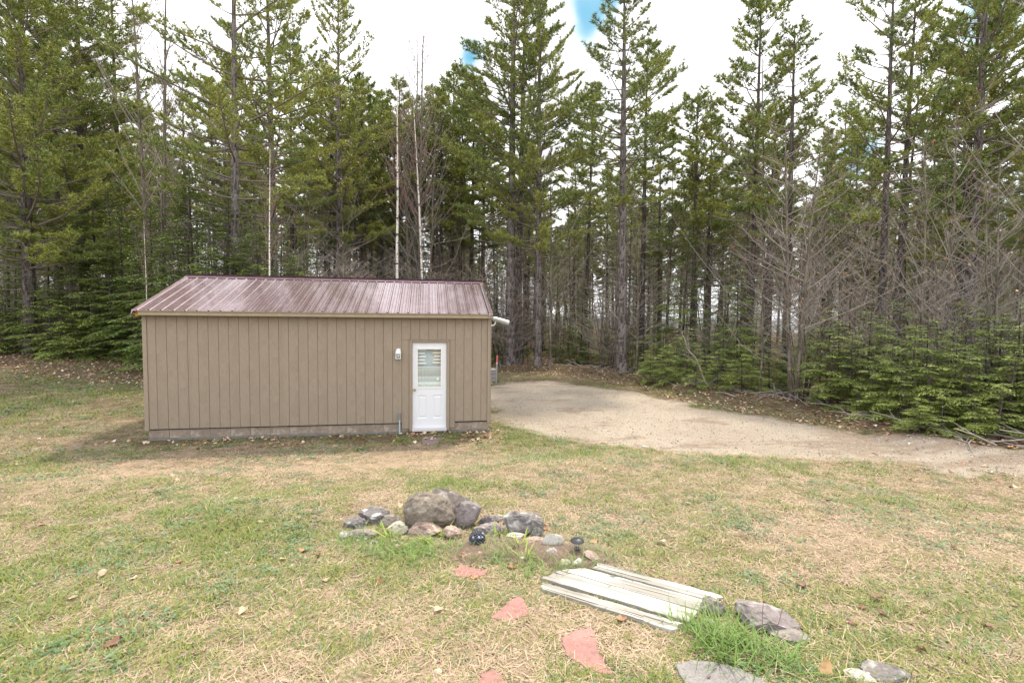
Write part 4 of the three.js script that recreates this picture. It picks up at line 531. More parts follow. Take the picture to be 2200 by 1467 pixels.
stone(1076, 1118, 22, 14, 28, 'pale stone tucked behind the rock pile', { tone: PALE });
stone(1108, 1160, 34, 15, 29, 'white topped stone half sunk before the flat topped boulder', { tone: PALE, spots: 0.7, lichen: [0.72, 0.7, 0.68] });
stone(1150, 1170, 48, 14, 30, 'long pale stone lying in pine needles', { tone: BUFF });
stone(1189, 1176, 36, 34, 31, 'upright triangular white slab beside the path light', { tone: [0.70, 0.68, 0.61], cuts: 9, deep: 0.35, spots: 0.2, roll: -0.25 });
stone(1163, 1168, 20, 10, 32, 'little bluish stone beside the white slab', { tone: [0.36, 0.39, 0.40] });
stone(1184, 1192, 26, 14, 33, 'little grey stone below the white slab', { tone: [0.42, 0.42, 0.42] });
stone(1213, 1218, 24, 16, 34, 'mossy round cobble at the corner of the planks', { tone: [0.45, 0.45, 0.33], spots: 0.6 });
stone(1241, 1216, 22, 16, 35, 'white round cobble at the corner of the planks', { tone: [0.66, 0.65, 0.6], spots: 0.3 });
stone(1275, 1206, 40, 16, 36, 'curved buff edging stone at the end of the back plank', { tone: BUFF, roll: -0.35 });
stone(1534, 1322, 52, 38, 37, 'brown rounded stone at the right end of the planks', { tone: [0.33, 0.285, 0.27], spots: 0.5 });
stone(1640, 1352, 130, 52, 38, 'large purple grey boulder beyond the right end of the planks', { tone: [0.33, 0.285, 0.285], cuts: 6, name: 'boulder', detail: 24, roll: -0.1, sit: 0.3, spots: 0.55, lichen: [0.6, 0.57, 0.58] });
stone(1695, 1375, 90, 20, 39, 'low trailing stone half buried beside the large purple grey boulder', { tone: [0.4, 0.36, 0.34], roll: -0.12, sit: 0.3 });
stone(1523, 1345, 26, 15, 40, 'small white stone in the tall grass', { tone: PALE });
stone(1900, 1462, 90, 26, 41, 'dark weathered stone under dry stalks in the corner of the bed', { tone: [0.27, 0.25, 0.24], roll: -0.1, sit: 0.35 });
stone(1858, 1466, 70, 14, 42, 'cream stone under dry stalks beside the dark weathered stone', { tone: PALE, roll: -0.08, sit: 0.35 });
{ const rp = RNG(808); for (let k = 0; k < 26; k++) { const x = 745 + rp() * 520, y = 1150 + (x - 745) * 0.085 + rp() * 26, q = 6 + rp() * 9, v = rp(); stone(x, y, q, q * 0.6, 900 + k, 'small loose stone scattered through the rock bed', { tone: v < 0.4 ? PALE : v < 0.7 ? BUFF : GREY, detail: 7, group: 'small stones in the rock bed', name: 'small_stone' }); } }
stone(1385, 962, 14, 5, 43, 'little pale stone on the verge of the driveway', { tone: PALE }); stone(940, 1450, 20, 12, 44, 'pale chip of stone lying in the lawn', { tone: [0.68, 0.58, 0.44] });
// flagstones
const flagTone = dataTex(256, 256, (u, v) => { const a = vnoise(u * 5, v * 5, 51, 5), b = vnoise(u * 30, v * 30, 52, 30), c = vnoise(u * 120, v * 120, 53, 120), s = 0.82 + 0.14 * a + 0.1 * (b - 0.5) + 0.12 * (c - 0.5); const q = sstep(0.72, 0.8, b) * 0.1; return [s - q, s - q, s - q]; }, true);
const redStone = std({ color: lin(0.47, 0.245, 0.22), map: flagTone, bumpMap: flagTone, bumpScale: 0.004, roughness: 0.9 }), greySlab = std({ color: lin(0.34, 0.325, 0.32), map: flagTone, bumpMap: flagTone, bumpScale: 0.02, roughness: 0.92 }), plumStone = std({ color: lin(0.27, 0.19, 0.195), map: flagTone, bumpMap: flagTone, bumpScale: 0.004, roughness: 0.9 });
const flagPolys = [];
function flag(pts, mat, label, name = 'flagstone', up = 0.013) {
  const W = pts.map(([x, y]) => hit(x, y)), cx = W.reduce((s, p) => s + p[0], 0) / W.length, cz = W.reduce((s, p) => s + p[2], 0) / W.length, cy = W.reduce((s, p) => s + p[1], 0) / W.length; const poly = []; const r = RNG(pts[0][0]); for (let k = 0; k < W.length; k++) { const a = W[k], b = W[(k + 1) % W.length], n = 6; for (let i = 0; i < n; i++) { const t = i / n, j = i ? (r() - 0.5) * 0.016 : 0; poly.push([lerp(a[0], b[0], t) + j, lerp(a[2], b[2], t) + j]); } }
  const s = new THREE.Shape(poly.map(([x, z]) => new THREE.Vector2(x - cx, -(z - cz)))), g = new THREE.ExtrudeGeometry(s, { depth: 0.03, bevelEnabled: true, bevelSize: 0.006, bevelThickness: 0.006, bevelSegments: 2, bevelOffset: -0.006 }); g.rotateX(-Math.PI / 2);
  const e = 0.15, nx = -(ground(cx + e, cz) - ground(cx - e, cz)) / (2 * e), nz = -(ground(cx, cz + e) - ground(cx, cz - e)) / (2 * e); const m = new THREE.Mesh(g, mat); m.name = numbered(name); m.castShadow = m.receiveShadow = true; m.position.set(cx, cy + up - 0.036, cz); m.quaternion.setFromUnitVectors(new THREE.Vector3(0, 1, 0), new THREE.Vector3(nx, 1, nz).normalize()); tag(m, label, 'paving stone'); scene.add(m); flagPolys.push(poly); return m;
}
flag([[1055, 1331], [1078, 1309], [1110, 1283], [1122, 1287], [1140, 1322], [1120, 1330], [1092, 1336]], redStone, 'red flagstone shaped like a fin beside the near plank');
flag([[1207, 1376], [1238, 1357], [1272, 1353], [1280, 1368], [1284, 1400], [1300, 1428], [1318, 1448], [1306, 1456], [1262, 1440], [1214, 1410]], redStone, 'longest red flagstone, tapering to a point in the straw');
flag([[1034, 1452], [1060, 1440], [1078, 1458], [1096, 1480], [1030, 1476]], redStone, 'red flagstone cut by the lower edge of the lawn path');
flag([[976, 1226], [992, 1215], [1012, 1222], [1050, 1228], [1040, 1238], [1004, 1243], [978, 1240]], redStone, 'red flagstone half overgrown below the rock pile');
flag([[906, 945], [922, 940], [938, 942], [946, 949], [934, 955], [910, 954]], plumStone, 'plum coloured flagstone at the shed door');
flag([[1450, 1432], [1482, 1424], [1530, 1428], [1590, 1442], [1642, 1468], [1660, 1495], [1500, 1500], [1470, 1470]], greySlab, 'rough grey slab sunk in the lawn near the tall grass', 'stone_slab', 0.02);
// weathered planks
const plankTex = dataTex(512, 1024, (u, v) => { const g = vnoise(u * 70, v * 3, 61, 70), g2 = vnoise(u * 22, v * 1.5 + 3, 62, 22), c = vnoise(u * 160, v * 12, 63, 160), w = vnoise(u * 4, v * 5, 64, 5), crack = sstep(0.68, 0.8, g) * sstep(0.35, 0.6, w), gry = sstep(0.4, 0.66, g2 * 0.6 + w * 0.4); let s = 0.9 + 0.08 * (c - 0.5); const a = [s, s * 0.985, s * 0.955], b = [0.6 * s, 0.59 * s, 0.57 * s]; const m = mix3(a, b, gry * 0.62); return mix3(m, [0.32, 0.27, 0.22], crack * 0.8); }, true, [1.4, 0.6]);
const plankMat = std({ map: plankTex, color: lin(0.72, 0.72, 0.715), bumpMap: plankTex, bumpScale: 0.008, roughness: 0.9 });
function plank(a, b, c, d, seed, label) { // photo pixels: back left, back right, front right, front left of the top face
  const r = RNG(seed), U = 0.028, P = [a, b, c, d].map(([x, y]) => hit(x, y, U)), N = 26, M = 4, B = new Buf(), top = [];
  const jag = Array.from({ length: M + 1 }, () => [(r() - 0.5) * 0.05, (r() - 0.5) * 0.05]);
  for (let i = 0; i <= N; i++) { const row = []; for (let j = 0; j <= M; j++) { const t = j / M; let s = i / N; const A = P[0].map((v, k) => lerp(v, P[3][k], t)), E = P[1].map((v, k) => lerp(v, P[2][k], t)), len = Math.hypot(E[0] - A[0], E[2] - A[2]); if (i === 0) s += jag[j][0] / len; if (i === N) s += jag[j][1] / len; const wav = (j === 0 || j === M) ? (vnoise(i * 0.7, j, seed) - 0.5) * 0.008 : 0; const dx = (P[3][0] - P[0][0]), dz = (P[3][2] - P[0][2]), dl = Math.hypot(dx, dz); row.push([lerp(A[0], E[0], s) + dx / dl * wav, lerp(A[1], E[1], s) + (vnoise(i * 0.5, j * 1.5, seed + 3) - 0.5) * 0.006, lerp(A[2], E[2], s) + dz / dl * wav, s * len, t * dl]); } top.push(row); }
  const q = (a1, b1, c1, d1) => B.quad(a1.slice(0, 3), b1.slice(0, 3), c1.slice(0, 3), d1.slice(0, 3), null, [a1, b1, c1, d1].flatMap((w) => [w[4] + seed * 0.37, w[3] + seed * 0.21])), dn = (w) => [w[0], w[1] - 0.05, w[2], w[3], w[4] + 0.04];
  for (let i = 0; i < N; i++) { for (let j = 0; j < M; j++) q(top[i][j], top[i][j + 1], top[i + 1][j + 1], top[i + 1][j]); q(top[i][M], dn(top[i][M]), dn(top[i + 1][M]), top[i + 1][M]); q(dn(top[i][0]), top[i][0], top[i + 1][0], dn(top[i + 1][0])); }
  for (let j = 0; j < M; j++) { q(top[0][j + 1], top[0][j], dn(top[0][j]), dn(top[0][j + 1])); q(top[N][j], top[N][j + 1], dn(top[N][j + 1]), dn(top[N][j])); }
  const m = new THREE.Mesh(B.geo(), plankMat); m.name = numbered('weathered_plank'); m.castShadow = m.receiveShadow = true; tag(m, label, 'plank'); scene.add(m); flagPolys.push(P.map((p) => [p[0], p[2]]));
}
plank([1284, 1208], [1551, 1278], [1536, 1292], [1273, 1220], 1, 'narrow weathered white plank furthest from the red flagstones');
plank([1257, 1221], [1534, 1294], [1512, 1313], [1204, 1224], 2, 'weathered white plank set between the narrow back plank and the grooved plank');
plank([1200, 1225], [1510, 1315], [1482, 1336], [1164, 1242], 3, 'grooved weathered plank, grey streaked, second from the red flagstones');
plank([1170, 1251], [1472, 1340], [1440, 1352], [1166, 1265], 4, 'weathered plank sunk in the straw on the red flagstone side');
// solar path light
{
  const h = hit(1240, 1190), t = thing('path_light', 'black mushroom capped solar path light beside the planks', 'garden light', [h[0], h[1] + 0.035, h[2]]), L = (p, n = 24) => new THREE.LatheGeometry(p.map((q) => new THREE.Vector2(...q)), n), blk = std({ color: lin(0.035, 0.037, 0.045), roughness: 0.45 });
  part(t, 'cap', L([[0, 0.122], [0.02, 0.121], [0.045, 0.112], [0.064, 0.096], [0.066, 0.09], [0.06, 0.088], [0, 0.092]]), blk); part(t, 'solar_panel', boxGeo(-0.02, 0.1215, -0.02, 0.02, 0.1235, 0.02), std({ color: lin(0.05, 0.06, 0.1), roughness: 0.15 }));
  const gl = new THREE.MeshPhysicalMaterial({ color: 0xf2f4ee, transmission: 1, thickness: 0, roughness: 0.12 }); part(t, 'lens', L([[0.028, 0.024], [0.036, 0.09]], 20), gl); for (let k = 0; k < 10; k++) { const a = k / 10 * 6.28; part(t, 'lens_rib', new Buf().tube([[Math.cos(a) * 0.029, 0.024, Math.sin(a) * 0.029], [Math.cos(a) * 0.037, 0.09, Math.sin(a) * 0.037]], [0.0022, 0.0022], 5).geo(), std({ color: lin(0.6, 0.6, 0.56), roughness: 0.3 })); }
  part(t, 'base_collar', L([[0, 0.024], [0.03, 0.024], [0.03, 0.012], [0.014, 0.002], [0.012, -0.02], [0, -0.02]]), blk); part(t, 'stake', L([[0.009, 0.0], [0.009, -0.1], [0, -0.16]], 8), blk);
}
// dark pebbled ball in the bed
{
  const h = hit(1025, 1170), t = thing('pebbled_ball', 'dark blue black ball of packed pebbles in front of the rock pile', 'garden ball', [h[0], h[1] + 0.068, h[2]]), dk = std({ color: lin(0.025, 0.03, 0.05), roughness: 0.35 }); part(t, 'core', new THREE.SphereGeometry(0.066, 20, 14), dk); const r = RNG(9), N = 120, B = [];
  const pg = new THREE.IcosahedronGeometry(0.013, 1), geos = new Buf(); for (let k = 0; k < N; k++) { const y = 1 - 2 * (k + 0.5) / N, q = Math.sqrt(1 - y * y), a = k * 2.39996, s = 0.75 + r() * 0.5, P = pg.attributes.position, c = [Math.cos(a) * q * 0.069, y * 0.069, Math.sin(a) * q * 0.069], v = r() < 0.12 ? 0.35 : 0.02 + r() * 0.05; for (let i = 0; i < P.count; i += 3) geos.tri(...[0, 1, 2].map((j) => [c[0] + P.getX(i + j) * s, c[1] + P.getY(i + j) * s, c[2] + P.getZ(i + j) * s]), [v, v * 1.1, v * 1.5]); }
  const pm = part(t, 'pebbles', geos.geo(), std({ vertexColors: true, roughness: 0.4 })); pm.userData.kind = 'stuff'; keepOut.push([h[0], h[2], 0.06]);
}
// marker stake and grey crate past the shed corner
{
  const p = at(1064, 20), wd = std({ color: lin(0.33, 0.31, 0.31), map: wallTone, bumpMap: grain, bumpScale: 0.003, roughness: 0.9 }), s = thing('marker_stake', 'tall grey wooden stake with a red painted top past the shed corner', 'stake', [p[0] + 0.06, p[1], p[2]], 0.2); s.rotation.z = -0.03; part(s, 'shaft', chamBox(-0.028, -0.2, -0.02, 0.028, 0.86, 0.02, 0.004), wd); part(s, 'painted_top', chamBox(-0.03, 0.861, -0.022, 0.03, 1.15, 0.022, 0.004), std({ color: lin(0.62, 0.13, 0.13), roughness: 0.7 }), 'red painted top of the stake'); part(s, 'white_band', chamBox(-0.031, 0.8, -0.023, 0.031, 0.858, 0.023, 0.003), std({ color: lin(0.7, 0.66, 0.66), roughness: 0.7 }));
  const q = at(1048, 20.6), c = thing('wooden_crate', 'weathered grey wooden crate half hidden by the shed corner', 'crate', [q[0], q[1], q[2]], 0.1); for (let k = 0; k < 3; k++) { part(c, 'slat', chamBox(-0.4, 0.02 + k * 0.16, 0.3, 0.33, 0.165 + k * 0.16, 0.32, 0.003, k), wd); part(c, 'slat', chamBox(-0.4, 0.02 + k * 0.16, -0.32, 0.33, 0.165 + k * 0.16, -0.3, 0.003, k + 4), wd); part(c, 'slat', boxGeo(0.331, 0.02 + k * 0.16, -0.3, 0.35, 0.165 + k * 0.16, 0.3), wd); } part(c, 'lid', chamBox(-0.42, 0.5, -0.34, 0.37, 0.525, 0.34, 0.004), std({ color: lin(0.5, 0.5, 0.46), map: wallTone, roughness: 0.85 }));
}
// fallen wood along the tree line
function stick(name, a, b, rad, mat, label, cat, group, sag = 0.05, lift = 0.03, side = 3) { const A = hit(...a), B = b.length > 2 ? [hit(b[0], b[2])[0], hit(b[0], b[2])[1] + (b[2] - b[1]) * hit(b[0], b[2])[3] / FPX, hit(b[0], b[2])[2]] : hit(...b), r = RNG(a[0]), n = 7, pts = []; for (let k = 0; k <= n; k++) { const t = k / n, w = k && k < n ? 1 : 0; pts.push([lerp(A[0], B[0], t) + (r() - 0.5) * sag * w, lerp(A[1], B[1], t) + lift + (r() - 0.5) * sag * w * 0.6, lerp(A[2], B[2], t) + (r() - 0.5) * sag * w]); } const buf = new Buf().tube(pts, taper(n + 1, rad, rad * 0.5), 7); for (let k = 0; k < side; k++) { const [q, d] = along(pts, 0.3 + r() * 0.6), f = fan(r); buf.tube(bend(q, [d[0] + f[0], Math.abs(f[1]) * 0.7, d[2] + f[2]], rad * (12 + r() * 14), 4, 0.2, 0.3, r), taper(5, rad * 0.4, rad * 0.12), 4, null, false); } const m = new THREE.Mesh(buf.geo(), mat); m.name = numbered(name); m.castShadow = m.receiveShadow = true; tag(m, label, cat, group); scene.add(m); }
stick('fallen_branch', [1270, 802], [1345, 797], 0.045, mapleBark, 'pale fallen branch lying at the foot of the lone pine', 'branch');
stick('fallen_branch', [1335, 806], [1362, 796], 0.04, mapleBark, 'short broken branch end leaning by the lone pine', 'branch', null, 0.03);
stick('fallen_branch', [1455, 848], [1500, 841], 0.03, darkBark, 'dark crooked stick on the leaf bank beside the hemlocks', 'branch');
stick('fallen_log', [1805, 873], [1838, 870], 0.07, mapleBark, 'short grey log lying in the brush near the hemlock thicket', 'log', null, 0.01, 0.05, 0);
stick('broken_stub', [1668, 858], [1661, 822, 858], 0.035, mapleBark, 'pale broken stub standing beside the crooked slender maple', 'stub', null, 0.02, 0, 0);
stick('leaning_sapling', [1528, 835], [1462, 715, 835], 0.03, greyTwig, 'thin dead sapling leaning over the low hemlocks', 'tree', null, 0.18, 0, 6);
stick('fallen_branch', [1735, 860], [1790, 822, 862], 0.018, greyTwig, 'spray of dry brush leaning out beside the twin stemmed maple', 'branch', null, 0.1, 0, 9);
stick('dead_stalk', [768, 1203], [868, 1184], 0.004, mapleBark, 'dry pale stalk lying on the grass before the rock pile', 'stalk', null, 0.02, 0.02, 0);
stick('dead_stalk', [745, 1163], [815, 1142], 0.004, mapleBark, 'dry pinkish stalk lying across the flat buried stone', 'stalk', null, 0.02, 0.04, 0);
stick('dead_stalk', [1637, 1402], [1636, 1250, 1402], 0.003, redTwig, 'thin dark dead stalk standing upright in the tall grass', 'stalk', null, 0.012, 0, 2);
stick('dead_stalk', [1666, 1375], [1679, 1302, 1375], 0.0028, redTwig, 'shorter dark dead stalk beside the large purple grey boulder', 'stalk', null, 0.012, 0, 2);
stick('fallen_branch', [1655, 848], [1600, 856], 0.055, darkBark, 'curled slab of dark bark lying by the crooked slender maple', 'bark', null, 0.03, 0.03, 0);

// ---------------------------------------------------------------- grass, leaves and pebbles
const grassMat = std({ roughness: 0.75, side: THREE.DoubleSide });
function blades(seed, n, spread, len, w, flat, curl) { const r = RNG(seed), B = new Buf(); for (let k = 0; k < n; k++) { const a = r() * 6.28, d = Math.sqrt(r()) * spread, x = Math.cos(a) * d, z = Math.sin(a) * d, b = r() * 6.28, l = len * (0.5 + r() * 0.8), up = lerp(0.25, 1, Math.pow(r(), flat)), e = [Math.cos(b), up * 1.3, Math.sin(b)], pts = bend([x, -0.004, z], e, l, 3, -curl * (0.5 + r()), 0.25, r), sd = [-Math.sin(b) * w, 0, Math.cos(b) * w]; const P = (k2, s, f) => [pts[k2][0] + sd[0] * s * f, Math.max(pts[k2][1], 0.002 + k2 * 0.001), pts[k2][2] + sd[2] * s * f]; B.quad(P(0, -1, 1), P(0, 1, 1), P(1, 1, 0.95), P(1, -1, 0.95)); B.quad(P(1, -1, 0.95), P(1, 1, 0.95), P(2, 1, 0.7), P(2, -1, 0.7)); B.tri(P(2, -1, 0.7), P(2, 1, 0.7), P(3, 0, 0)); } return B.geo(); }
const inFlag = (x, z) => flagPolys.some((p) => inPoly(x, z, p)), inRock = (x, z) => keepOut.some(([a, b, q]) => (x - a) ** 2 + (z - b) ** 2 < q * q * 0.42);
const bedPts = [[760, 1160], [850, 1160], [930, 1165], [1020, 1185], [1080, 1180], [1150, 1185], [1215, 1195], [1260, 1200]].map((p) => pxz(...p));
const bedAt = (x, z) => bedPts.slice(3).reduce((m, [a, b]) => Math.max(m, 1 - Math.hypot((x - a), (z - b)) / 0.34), 0);
const lawnKinds = [
  ['green_grass', blades(1, 11, 0.05, 0.05, 0.002, 0.9, 0.8), 'short green grass blades growing through the lawn', 62000, (g, r) => r() < sstep(0.15, 0.9, g) * 0.9 + 0.1, (r, g) => { const m = r(); if (r() < 0.14) return [lerp(0.08, 0.15, m), lerp(0.17, 0.27, m), lerp(0.07, 0.13, m)]; return [lerp(0.10, 0.25, m), lerp(0.16, 0.27, m), lerp(0.025, 0.06, m)]; }, 1],
  ['dry_grass', blades(2, 12, 0.06, 0.07, 0.002, 2.6, 1.5), 'matted dry straw lying in the lawn', 60000, (g, r) => r() < 1.0 - 0.55 * g, (r) => { const m = r(); return [lerp(0.25, 0.54, m), lerp(0.185, 0.415, m), lerp(0.115, 0.30, m)]; }, 1],
  ['clover_leaves', (() => { const r = RNG(8), B = new Buf(); for (let k = 0; k < 7; k++) { const a = r() * 6.28, d = 0.01 + r() * 0.035, c = [Math.cos(a) * d, 0.012 + r() * 0.015, Math.sin(a) * d], x = [Math.cos(a) * 0.009, 0.004 * r(), Math.sin(a) * 0.009], y = [-Math.sin(a) * 0.0055, (r() - 0.5) * 0.008, Math.cos(a) * 0.0055]; B4(B, add(c, x, -1), add(c, y, 1), add(c, x, 1), add(c, y, -1)); } return B.geo(); })(), 'small blue green weed leaves in the lawn', 7000, (g, r, x, z) => r() < sstep(0.5, 0.62, fbm(x * 1.4 + 77, z * 1.4, 9, 3)), (r) => { const m = r(); return [lerp(0.09, 0.17, m), lerp(0.17, 0.26, m), lerp(0.08, 0.14, m)]; }, 0]];
{
  const r = RNG(99), O = new THREE.Object3D(), col = new THREE.Color();
  for (const [name, geo, label, N, accept, colour] of lawnKinds) {
    const M = [], C = []; let tries = 0; while (M.length < N && tries++ < N * 6) { const az = -1.05 + r() * 2.2, d = 1.9 + Math.pow(r(), 1.2) * 25, x = CAM[0] + Math.sin(az - YAW) * d, z = CAM[2] - Math.cos(az - YAW) * d; if (shedAt(x, z, 0.03) || pastLine(x, z) > -0.6) continue; const dr = gravelAt(x + (r() - 0.5) * 0.7, z + (r() - 0.5) * 0.7); if (dr && r() > 0.004) continue; const bd = bedAt(x, z); if (bd > 0.3 + r() * 0.4 && r() < 0.55) continue; const g = greenAt(x, z); if (litterShadeAt(x, z) > 0.35 + r() * 0.5 && r() < 0.8) continue; if (!accept(g, r, x, z) || inFlag(x + (r() - 0.5) * 0.035, z + (r() - 0.5) * 0.035) || inRock(x, z)) continue; const s = (0.65 + r() * 0.6) * (1 + d * 0.045) * (name === 'green_grass' ? 0.8 + g * 0.35 : 1); O.position.set(x, ground(x, z), z); O.rotation.set((r() - 0.5) * 0.2, r() * 6.28, (r() - 0.5) * 0.2); O.scale.setScalar(s); O.updateMatrix(); M.push(O.matrix.clone()); C.push(colour(r, g)); }
    const im = new THREE.InstancedMesh(geo, grassMat, M.length); im.name = name; M.forEach((m, k) => { im.setMatrixAt(k, m); im.setColorAt(k, col.setRGB(...C[k])); }); im.castShadow = im.receiveShadow = true; tag(im, label, name === 'clover_leaves' ? 'weeds' : 'grass', null, 'stuff'); scene.add(im);
  }
}
// clumps of taller grass and iris shoots, each its own plant
const tallMat = (r, g, b) => new THREE.MeshPhysicalMaterial({ color: lin(r, g, b), roughness: 0.6, transmission: 0.3, thickness: 0, side: THREE.DoubleSide });
const tallA = tallMat(0.17, 0.29, 0.05), tallB = tallMat(0.33, 0.45, 0.06), tallD = tallMat(0.55, 0.43, 0.27);
function clump(px, py, n, spread, len, w, mat, label, cat, group, name, curl = 0.45, flat = 0.4) { const h = hit(px, py); const m = new THREE.Mesh(blades(px * 7 + py, n, spread, len, w, flat, curl), mat); m.name = numbered(name); m.position.set(h[0], h[1], h[2]); m.castShadow = m.receiveShadow = true; tag(m, label, cat, group); scene.add(m); }
const tg = 'tall grass clumps at the end of the planks'; for (const [x, y, n, l] of [[1480, 1348, 16, 0.16], [1510, 1368, 30, 0.2], [1545, 1380, 34, 0.22], [1580, 1372, 26, 0.2], [1560, 1410, 30, 0.2], [1610, 1395, 28, 0.18], [1520, 1400, 22, 0.17], [1640, 1425, 22, 0.17], [1600, 1430, 20, 0.16], [1680, 1405, 18, 0.15], [1450, 1345, 10, 0.12], [1700, 1440, 20, 0.15]]) clump(x, y, n * 1.6, 0.13, l * 1.25, 0.0038, tallA, 'tall fresh green grass clump at the end of the planks', 'grass', tg, 'grass_clump');
const dg2 = 'dry stalk clumps at the end of the bed'; for (const [x, y] of [[1700, 1420], [1760, 1440], [1810, 1450], [1680, 1445], [1850, 1430], [1900, 1425], [1740, 1465]]) clump(x, y, 22, 0.16, 0.26, 0.0022, tallD, 'sprawling clump of dry straw stalks beyond the tall grass', 'dry grass', dg2, 'straw_clump', 1.1, 1.6);
for (const [x, y, l] of [[945, 1152, 'bright iris shoots against the foot of the largest boulder'], [925, 1168, 'bright iris shoots in front of the long low buff stone'], [1112, 1176, 'bright iris shoots standing right of the pebbled ball'], [1132, 1198, 'broad green shoots in the bed below the flat topped boulder'], [833, 1155, 'small yellow green shoots beside the bright cream stone'], [1072, 1152, 'yellow green shoots beside the rounded cream cobble']]) clump(x, y, 11, 0.05, 0.19, 0.008, tallB, l, 'shoots', null, 'iris_shoots', 0.2, 0.3);
const bg = 'grass tufts round the rock pile'; for (const [x, y] of [[745, 1170], [790, 1150], [830, 1170], [870, 1172], [900, 1182], [940, 1182], [980, 1186], [860, 1200], [900, 1205], [820, 1200], [1060, 1170], [1095, 1185], [1150, 1210], [1090, 1215], [1130, 1235], [1170, 1225], [1290, 1205], [1060, 1200], [775, 1180], [1280, 1196], [1230, 1225]]) clump(x, y, 60, 0.16, 0.17, 0.0032, tallA, 'grass tuft sprouting round the rock pile', 'grass', bg, 'grass_tuft', 0.6, 0.6);
// fallen leaves: nearer ones each a thing, the rest a litter
const leafGeo = (seed) => { const r = RNG(seed), B = new Buf(), n = 6, L = 0.09, c = []; for (let k = 0; k <= n; k++) { const t = k / n, w = Math.sin(Math.PI * Math.pow(t, 0.8)) * 0.028 * (0.8 + r() * 0.5), y = 0.012 * Math.sin(t * 3.1 + seed) + 0.006; c.push([[(t - 0.5) * L, y + 0.014 * r(), -w], [(t - 0.5) * L, y, 0], [(t - 0.5) * L, y + 0.016 * r(), w]]); } for (let k = 0; k < n; k++) for (let s = 0; s < 2; s++) B.quad(c[k][s], c[k][s + 1], c[k + 1][s + 1], c[k + 1][s]); return B.geo(); };
const leafGeos = [1, 2, 3, 4].map(leafGeo), leafCols = [[0.36, 0.20, 0.12], [0.22, 0.11, 0.07], [0.52, 0.40, 0.28], [0.46, 0.27, 0.15], [0.62, 0.52, 0.40]], leafMats = leafCols.map((c) => new THREE.MeshPhysicalMaterial({ color: lin(...c), roughness: 0.8, transmission: 0.15, thickness: 0, side: THREE.DoubleSide }));
